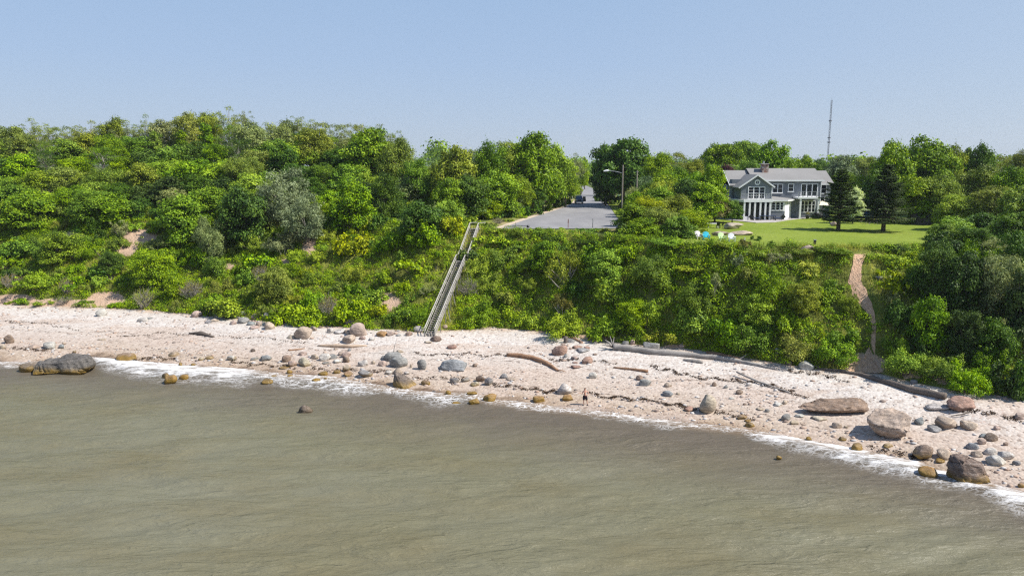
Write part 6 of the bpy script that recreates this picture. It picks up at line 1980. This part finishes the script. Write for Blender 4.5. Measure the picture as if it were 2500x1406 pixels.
MB().tube([(-1.6, 0, .15), (-.4, 0, .35), (.6, -.1, .3), (1.3, 0, .25)], [.05] * 4, 6).build('bar', M['darkmetal'], r); MB().lathe([(.2, 0), (.25, .2), (.15, .4)], 8, (1.4, 0, 0)).build('end_post', M['black'], r); MB().box(-.65, -.55, -.05, .05, -.1, .8).build('stake', M['pole'], r)

# parked car
def car(px, py, label):
    p = road_pt(px, py); r = empty('parked_car', p, 0.0); tag(r, label, 'car')
    M['carblue'] = simple('dark_blue_car_paint', (0.008, 0.014, 0.035), 0.25, 0.6, 0.05)
    w = .95
    def sect(pts, x): return [(x, y, z) for y, z in pts]
    side_ = [(-2.35, .45), (-2.38, .95), (-2.25, 1.12), (-1.05, 1.22), (-.35, 1.86), (1.9, 1.90), (2.25, 1.2), (2.3, .5)]
    mb = MB(); n = len(side_)
    wt = [.93, .95, .95, .95, .80, .80, .93, .93]
    vs = [(-w * wt[i], y, z) for i, (y, z) in enumerate(side_)] + [(w * wt[i], y, z) for i, (y, z) in enumerate(side_)]
    mb.add(vs, [tuple(range(n)), tuple(range(n, 2 * n))[::-1]] + [(i, n + i, n + (i + 1) % n, (i + 1) % n) for i in range(n)])
    mb.build('body', M['carblue'], r, bevel=0.06)
    MB().add([(-.76, -1.03, 1.26), (.76, -1.03, 1.26), (.68, -.46, 1.80), (-.68, -.46, 1.80)], [(0, 1, 2, 3)]).build('windshield', M['carglass'], r)
    for s in (-1, 1):
        MB().box(s * .66 - .17, s * .66 + .17, -2.42, -2.385, .82, 1.0).build('headlight', M['white'], r)
        for y in (-1.5, 1.45):
            wh = MB().tube([(s * .74, y, .38), (s * .98, y, .38)], .38, 18).build('tyre', M['black'], r)
            MB().tube([(s * .982, y, .38), (s * .99, y, .38)], .2, 12).build('rim', M['greymetal'], wh)
        MB().box(s * 1.0 - .09, s * 1.0 + .09, -.95, -.8, 1.18, 1.34).build('mirror', M['carblue'], r)
    MB().box(-.5, .5, -2.41, -2.386, .62, .95).build('grille', M['black'], r)
    MB().box(-.95, .95, -2.5, -2.34, .36, .58).build('bumper', M['greymetal'], r)
    MB().box(-.26, .26, -2.515, -2.503, .42, .53).build('number_plate', M['white'], r)
    d = MB().box(.93, 1.75, -.62, -.54, .5, 1.15).box(.93, .99, -.62, -.54, 1.152, 1.75).box(1.6, 1.68, -.62, -.54, 1.152, 1.68).box(.95, 1.66, -.62, -.54, 1.69, 1.76).build('open_door', M['carblue'], r)
    MB().box(.995, 1.595, -.59, -.57, 1.155, 1.685).build('window', M['carglass'], d)
    return r


t = NT('car_glass'); t.bsdf((0.03, 0.07, 0.11), 0.06, 0.7); M['carglass'] = t.m
car(1413, 500, 'dark blue pickup facing the sea with one front door open')

# distant guyed mast
TX_, TY_ = at_y(2021, 385, 620.0)[0], 620.0
gz_ = tz(TX_, 250)
ztop = at_y(2028, 239, 620.0)[2]
r = empty('radio_mast', (TX_, TY_, gz_)); tag(r, 'tall thin lattice radio mast rising far beyond the house', 'mast')
Hm = ztop - gz_
mb = MB(); k = 0.62
cs = [(k * cos(a), k * sin(a)) for a in (0.3, 2.4, 4.5)]
for x, y in cs: mb.bar((x, y, 0), (x, y, Hm * .97), .16)
nb = 46
for i in range(nb):
    z0, z1 = Hm * .97 * i / nb, Hm * .97 * (i + 1) / nb
    for j in range(3):
        a, b = cs[j], cs[(j + 1) % 3]
        if i % 2: a, b = b, a
        mb.bar((*a, z0), (*b, z1), .10)
M['mast'] = simple('mast_steel', (0.17, 0.17, 0.20), 0.6, 0.3, 0.1)
mb.build('lattice', M['mast'], r)
MB().tube([(0, 0, Hm * .97), (0, 0, Hm)], [.12, .05], 6).build('antenna', M['mast'], r)
for v_ in (296, 337, 348):
    z = at_y(2025, v_, 620.0)[2] - gz_
    MB().lathe([(1.25, z - .3), (1.3, z), (1.25, z + .5)], 12).build('platform', M['mast'], r)

# ================================================================== PERSON
def person(px, py):
    x, y, z = ground(px, py)
    root = empty('person', (x, y, z + 0.0), 0.0); tag(root, 'shirtless man in dark shorts standing on the sand, hand on hip', 'person')
    J = {}
    E = []
    def add(name, p, r, par=None):
        J[name] = (p, r)
        if par: E.append((par, name))
    add('pelvis', (0.0, 0, .92), (.165, .115)); add('waist', (-.01, .0, 1.08), (.150, .105), 'pelvis'); add('chest', (-.02, .0, 1.28), (.175, .12), 'waist')
    add('upchest', (-.02, .01, 1.42), (.165, .095), 'chest'); add('neck', (-.02, .0, 1.525), (.062, .062), 'upchest'); add('head', (-.02, -.03, 1.62), (.078, .09), 'neck'); add('crown', (-.02, -.02, 1.72), (.072, .085), 'head')
    for s, n, el, wr, hd_ in ((-1, 'l', (-.30, -.06, 1.17), (-.50, -.12, 1.28), (-.57, -.15, 1.31)), (1, 'r', (.38, .05, 1.20), (.22, -.08, 1.02), (.17, -.10, .98))):
        add('sh' + n, (-.02 + s * .19, .0, 1.43), (.062, .062), 'upchest'); add('el' + n, el, (.043, .043), 'sh' + n); add('wr' + n, wr, (.03, .03), 'el' + n); add('palm' + n, hd_, (.036, .022), 'wr' + n)
        d = (Vector(hd_) - Vector(wr)).normalized(); sdv = Vector((0, 0, 1)).cross(d).normalized()
        up = d.cross(sdv)
        for i, (o_, ln) in enumerate(((-.033, .07), (-.011, .08), (.011, .075), (.032, .06))):
            b = Vector(hd_) + sdv * o_ + d * .03
            add(f'f{i}a' + n, tuple(b), (.010, .010), 'palm' + n); add(f'f{i}b' + n, tuple(b + d * ln * .55 - up * .01), (.009, .009), f'f{i}a' + n); add(f'f{i}c' + n, tuple(b + d * ln * .9 - up * .035), (.008, .008), f'f{i}b' + n)
        tb = Vector(hd_) + sdv * .045 - d * .02
        add('ta' + n, tuple(tb), (.012, .012), 'palm' + n); add('tb' + n, tuple(tb + sdv * .025 + d * .035), (.010, .010), 'ta' + n)
    for s, n, kn, an, toe in ((-1, 'L', (-.13, -.02, .50), (-.13, .02, .09), (-.17, -.14, .035)), (1, 'R', (.19, -.02, .50), (.24, .03, .09), (.28, -.13, .035))):
        add('hip' + n, (s * .095 + .0, 0, .86), (.095, .10), 'pelvis'); add('kn' + n, kn, (.058, .06), 'hip' + n); add('ca' + n, tuple((Vector(kn) * .62 + Vector(an) * .38 + Vector((0, .02, 0)))), (.055, .055), 'kn' + n)
        add('an' + n, an, (.036, .038), 'ca' + n); add('toe' + n, toe, (.042, .03), 'an' + n)
    names = list(J); idx = {k: i for i, k in enumerate(names)}
    me = bpy.data.meshes.new('body'); me.from_pydata([J[k][0] for k in names], [(idx[a], idx[b]) for a, b in E], [])
    ob = bpy.data.objects.new('body_skin', me); COL.objects.link(ob)
    ob.modifiers.new('skin', 'SKIN'); ss = ob.modifiers.new('sub', 'SUBSURF'); ss.levels = ss.render_levels = 2
    for i, k in enumerate(names):
        me.skin_vertices[0].data[i].radius = J[k][1]; me.skin_vertices[0].data[i].use_root = (k == 'pelvis')
    bpy.context.view_layer.update()
    dg = bpy.context.evaluated_depsgraph_get()
    bme = bpy.data.meshes.new_from_object(ob.evaluated_get(dg))
    bpy.data.objects.remove(ob)
    bme.materials.clear(); bme.materials.append(simple('skin', (0.50, 0.27, 0.19), 0.55, 0.3, 0.08)); bme.polygons.foreach_set('use_smooth', [True] * len(bme.polygons))
    body = link('body', bme, root)
    # shorts: two tapered legs meeting at a waistband
    mb = MB()
    for s, kx in ((-1, -.125), (1, .175)):
        mb.tube([(s * .075, 0, .97), (s * .095, 0, .86), (s * .105 + (kx - s * .1) * .4, -.005, .70), (kx * .95, -.01, .53)], [.125, .135, .125, .108], 12, cap=False)
    mb.lathe([(.168, .86), (.172, .93), (.165, 1.0), (.155, 1.005)], 16); mb.v = [(a, b * .82, c) for a, b, c in mb.v]
    mb.build('shorts', simple('dark_shorts', (0.022, 0.018, 0.026), 0.8, 0.1, 0.2), root, True)
    bm = bmesh.new(); bmesh.ops.create_icosphere(bm, subdivisions=3, radius=1)
    hm_ = bpy.data.meshes.new('hair')
    for v in bm.verts:
        v.co = Vector((v.co.x * .088 - .02, v.co.y * .104 - .005, max(v.co.z, -0.25 if v.co.y > -.2 else 0.35) * .085 + 1.70))
    bm.to_mesh(hm_); bm.free(); hm_.materials.append(simple('hair', (0.06, 0.035, 0.02), 0.8, 0.2, 0.2)); link('hair', hm_, root)
    fmat = simple('eye_dark', (0.02, 0.015, 0.012))
    for s in (-1, 1): MB().lathe([(.012, -.006), (.012, .006)], 8, (-.02 + s * .032, -.122, 1.645)).build('eye', fmat, root)
    MB().add([(-.035, -.115, 1.64), (-.005, -.115, 1.64), (-.035, -.118, 1.60), (-.005, -.118, 1.60), (-.02, -.148, 1.605)], [(0, 1, 4), (0, 4, 2), (1, 3, 4), (2, 4, 3)]).build('nose', bme.materials[0], root)
    MB().box(-.045, .005, -.121, -.112, 1.572, 1.580).build('mouth', simple('lips', (.35, .12, .10)), root)
    for s in (-1, 1):
        MB().tube([(-.02 + s * .078, -.01, 1.60), (-.02 + s * .095, 0, 1.63), (-.02 + s * .082, 0, 1.665)], [.012, .018, .012], 6).build('ear', bme.materials[0], root)
        ax, ay, tx, ty = (-.13, .04, -.18, -.19) if s < 0 else (.24, .05, .29, -.18)
        MB().tube([(ax, ay + .03, .05), ((ax + tx) / 2, (ay + ty) / 2, .05), (tx, ty, .035)], [.045, .055, .04], 8).build('shoe', M['black'], root, True)
    return root


person(1428, 988)
# ================================================================== LABELS FOR THE MANY ROCKS AND PLANTS
ORD = ['first', 'second', 'third', 'fourth', 'fifth', 'sixth', 'seventh', 'eighth', 'ninth', 'tenth', 'eleventh', 'twelfth', 'thirteenth', 'fourteenth', 'fifteenth', 'sixteenth', 'seventeenth', 'eighteenth', 'nineteenth', 'twentieth']


def zone_of(px, zones):
    for i, z in enumerate(zones):
        if px < z[0]: return i
    return len(zones) - 1


# (upper px limit, counted from landmark, its px, towards)
RZ = [(147, 'mossy boulder', 147, 'away from the staircase'), (640, 'mossy boulder', 147, 'towards the staircase'), (1050, 'staircase foot', 1050, 'towards the mossy boulder'), (1428, 'staircase foot', 1050, 'towards the man'),
      (1735, 'standing man', 1428, 'towards the egg-shaped boulder'), (2182, 'slab boulder', 2182, 'towards the egg-shaped boulder'), (9999, 'slab boulder', 2182, 'away from the man')]
cells = {}
for r in ROCKS:
    i = zone_of(r['px'], RZ)
    tb = (r['y'] - float(f_yw(r['x']))) / (float(f_yt(r['x'])) - float(f_yw(r['x'])))
    lev = 'in the sea' if tb < -0.06 else 'at the waterline' if tb < 0.16 else 'on the lower beach' if tb < 0.42 else 'on the middle beach' if tb < 0.72 else 'on the upper beach'
    size = 'big' if r['w'] >= 30 else 'middling' if r['w'] >= 19 else 'small'
    shape = 'flat ' if r['h'] / r['w'] < 0.36 else ''
    cells.setdefault((i, lev, size, shape, r['c']), []).append(r)
for (i, lev, size, shape, c), rs in cells.items():
    _, A, ax, B = RZ[i]
    rs.sort(key=lambda r: abs(r['px'] - ax))
    for k, r in enumerate(rs):
        base = f"{size} {shape}{CNAME[c]} rock {lev}"
        lab = f"{base}, from {A} {B}" if len(rs) == 1 else f"{ORD[k]} {base}, counting from {A} {B}"
        tag(r['o'], lab, 'rock', 'rocks strewn along the beach')

CN = dict(bright='bright green', yellow='yellow-green', mid='green', dark='dark green', deep='blackish green', olive='olive', silver='silvery', dusty='grey-green', brown='brown', bronze='bronze', blue='bluish', plum='plum red', flower='creamy')
FORM = dict(leafy='leafy', fine='fine-leaved', mound='low mounded', willowy='feathery', twiggy='bare twiggy', bigleafy='leafy', bigfine='fine-leaved', bigwillowy='feathery', bigthin='thin stemmed',
            broad='broad-leaved', airy='sparse airy', dense='dense round', flat='flat-topped', column='narrow columnar', willow='feathery')
FORM['fine'] = 'fine-leaved'
BZ = [(340, 'bare earth scar', 340, 'away from the staircase'), (740, 'bare earth scar', 340, 'towards the staircase'), (1110, 'staircase', 1110, 'towards the bare scar'), (1390, 'staircase', 1110, 'towards the footpath'),
      (1745, 'garden chairs', 1745, 'towards the staircase'), (2100, 'footpath', 2100, 'towards the staircase'), (9999, 'footpath', 2100, 'away from the house')]
TZN = [(700, 'blunt hill end', 1030, 'inland of the bare scar'), (1060, 'hill end', 1060, 'away from the road'), (1440, 'road', 1440, 'towards the staircase'), (1770, 'road', 1440, 'towards the house'),
       (2150, 'house', 1900, 'behind or beside it'), (9999, 'spruces', 2150, 'away from the house')]
cells = {}
for p in PLANTS:
    if 'label' in p['o'].keys(): continue
    px, py, _ = proj(p['x'], p['y'], p['z'])
    if p['tree']:
        i = zone_of(px, TZN)
        d = p['y']
        lev = 'in the front row' if d < 132 else 'in the second row' if d < 144 else 'in the third row' if d < 152 else 'in the fourth row' if d < 162 else 'in the fifth row' if d < 172 else 'in the hindmost row'
        key = ('T', i, lev, p['color'], FORM[p['proto']], '')
    else:
        i = zone_of(px, BZ)
        t_ = (p['y'] - float(f_yt(p['x']))) / (float(f_yc(p['x'])) - float(f_yt(p['x'])))
        lev = 'at the bluff foot' if t_ < 0.22 else 'low on the bluff' if t_ < 0.48 else 'mid bluff' if t_ < 0.75 else 'high on the bluff' if t_ < 0.98 else 'on the clifftop'
        size = 'big' if p['w'] > 5 else 'small' if p['w'] < 2.9 else ''
        key = ('B', i, lev, p['color'], FORM[p['proto']], size)
    p['px'] = px
    cells.setdefault(key, []).append(p)
for (kind, i, lev, c, form, size), ps in cells.items():
    _, A, ax, B = (TZN if kind == 'T' else BZ)[i]
    ps.sort(key=lambda p: abs(p['px'] - ax))
    for k, p in enumerate(ps):
        noun = 'tree' if kind == 'T' else 'bush'
        base = ' '.join(w for w in (size, CN[c], form, noun, lev) if w)
        lab = f"{base}, from {A} {B}" if len(ps) == 1 else f"{ORD[k]} {base}, counting from {A} {B}"
        w = lab.split()
        tag(p['o'], ' '.join(w[:16]), noun, 'trees of the clifftop wood' if kind == 'T' else 'bushes covering the bluff')
# ================================================================== CAMERA, LIGHT, WORLD
SKY = [(0.0, (4.1, 4.85, 5.8)), (0.06, (3.65, 4.6, 6.1)), (0.13, (3.25, 4.38, 6.25)), (0.22, (2.95, 4.2, 6.15)), (1.0, (1.1, 2.1, 4.6))]
cam = bpy.data.cameras.new('camera'); co = bpy.data.objects.new('camera', cam); COL.objects.link(co)
co.location = (0, 0, CZ); co.rotation_euler = (pi / 2 - PITCH, 0, 0)
cam.sensor_fit = 'HORIZONTAL'; cam.sensor_width = 36.0; cam.lens = F * 36.0 / 2500.0
cam.clip_start = 0.5; cam.clip_end = 12000
SC.camera = co
EL, AZX, AZY = radians(50), 0.965, -0.26
hv = Vector((AZX, AZY)).normalized()
sd = Vector((hv.x * cos(EL), hv.y * cos(EL), sin(EL)))
sl = bpy.data.lights.new('sun', 'SUN'); so = bpy.data.objects.new('sun', sl); COL.objects.link(so)
sl.energy = 5.0; sl.angle = radians(0.53); sl.color = (1.0, 0.955, 0.88)
so.rotation_euler = (-sd).to_track_quat('-Z', 'Y').to_euler()
w = bpy.data.worlds.new('World'); SC.world = w; w.use_nodes = True
nt = w.node_tree; nt.nodes.clear()
sk = nt.nodes.new('ShaderNodeTexSky'); sk.sky_type = 'NISHITA'; sk.sun_disc = False
sk.sun_elevation = EL; sk.sun_rotation = atan2(hv.x, hv.y)
sk.altitude = 20; sk.air_density = 1.0; sk.dust_density = 0.6; sk.ozone_density = 2.2
bg = nt.nodes.new('ShaderNodeBackground'); bg.inputs[1].default_value = 0.088
wo = nt.nodes.new('ShaderNodeOutputWorld')
# light summer haze in the sky: paler towards the horizon and towards the sun's side
tc = nt.nodes.new('ShaderNodeTexCoord'); sx = nt.nodes.new('ShaderNodeSeparateXYZ'); nt.links.new(tc.outputs['Generated'], sx.inputs[0])
rp = nt.nodes.new('ShaderNodeValToRGB'); nt.links.new(sx.outputs[2], rp.inputs[0])
cr = rp.color_ramp
while len(cr.elements) < 5: cr.elements.new(0.5)
for e, (p, c) in zip(cr.elements, SKY): e.position = p; e.color = (*c, 1)
east = nt.nodes.new('ShaderNodeMapRange'); nt.links.new(sx.outputs[0], east.inputs[0])
for i_, v_ in enumerate((0.1, 0.75, 0.0, 0.45)): east.inputs[i_ + 1].default_value = v_
me_ = nt.nodes.new('ShaderNodeMix'); me_.data_type = 'RGBA'; nt.links.new(east.outputs[0], me_.inputs[0]); nt.links.new(rp.outputs[0], me_.inputs[6]); me_.inputs[7].default_value = (4.3, 5.0, 5.9, 1)
mxs = nt.nodes.new('ShaderNodeMix'); mxs.data_type = 'RGBA'; mxs.inputs[0].default_value = 0.85
nt.links.new(sk.outputs[0], mxs.inputs[6]); nt.links.new(me_.outputs[2], mxs.inputs[7])
nt.links.new(mxs.outputs[2], bg.inputs[0]); nt.links.new(bg.outputs[0], wo.inputs[0])
SC.view_settings.view_transform = 'Standard'; SC.view_settings.look = 'None'
SC.view_settings.exposure = 0.5; SC.view_settings.gamma = 1.0
SC.cycles.max_bounces = 6; SC.cycles.diffuse_bounces = 3; SC.cycles.glossy_bounces = 3; SC.cycles.transmission_bounces = 4
SC.cycles.transparent_max_bounces = 6; SC.cycles.volume_bounces = 0
SC.cycles.caustics_reflective = False; SC.cycles.caustics_refractive = False
SC.cycles.filter_width = 1.25; SC.cycles.use_denoising = False; SC.cycles.denoiser = 'OPENIMAGEDENOISE'; SC.cycles.denoising_input_passes = 'RGB_ALBEDO_NORMAL'; SC.cycles.denoising_prefilter = 'ACCURATE'
# summer haze: one closed box of thin pale air round the whole scene
hz = MB().box(-1900, 1900, -600, 2600, -8, 135)
t = NT('haze_air')
pv = t.n('ShaderNodeVolumePrincipled'); pv.inputs['Color'].default_value = (0.80, 0.86, 0.95, 1); pv.inputs['Density'].default_value = 0.0001; pv.inputs['Anisotropy'].default_value = 0.2
t.l(pv.outputs[0], t.out.inputs['Volume'])
ho = hz.build('haze', t.m); tag(ho, 'thin pale summer haze over the coast', 'haze', kind='stuff')
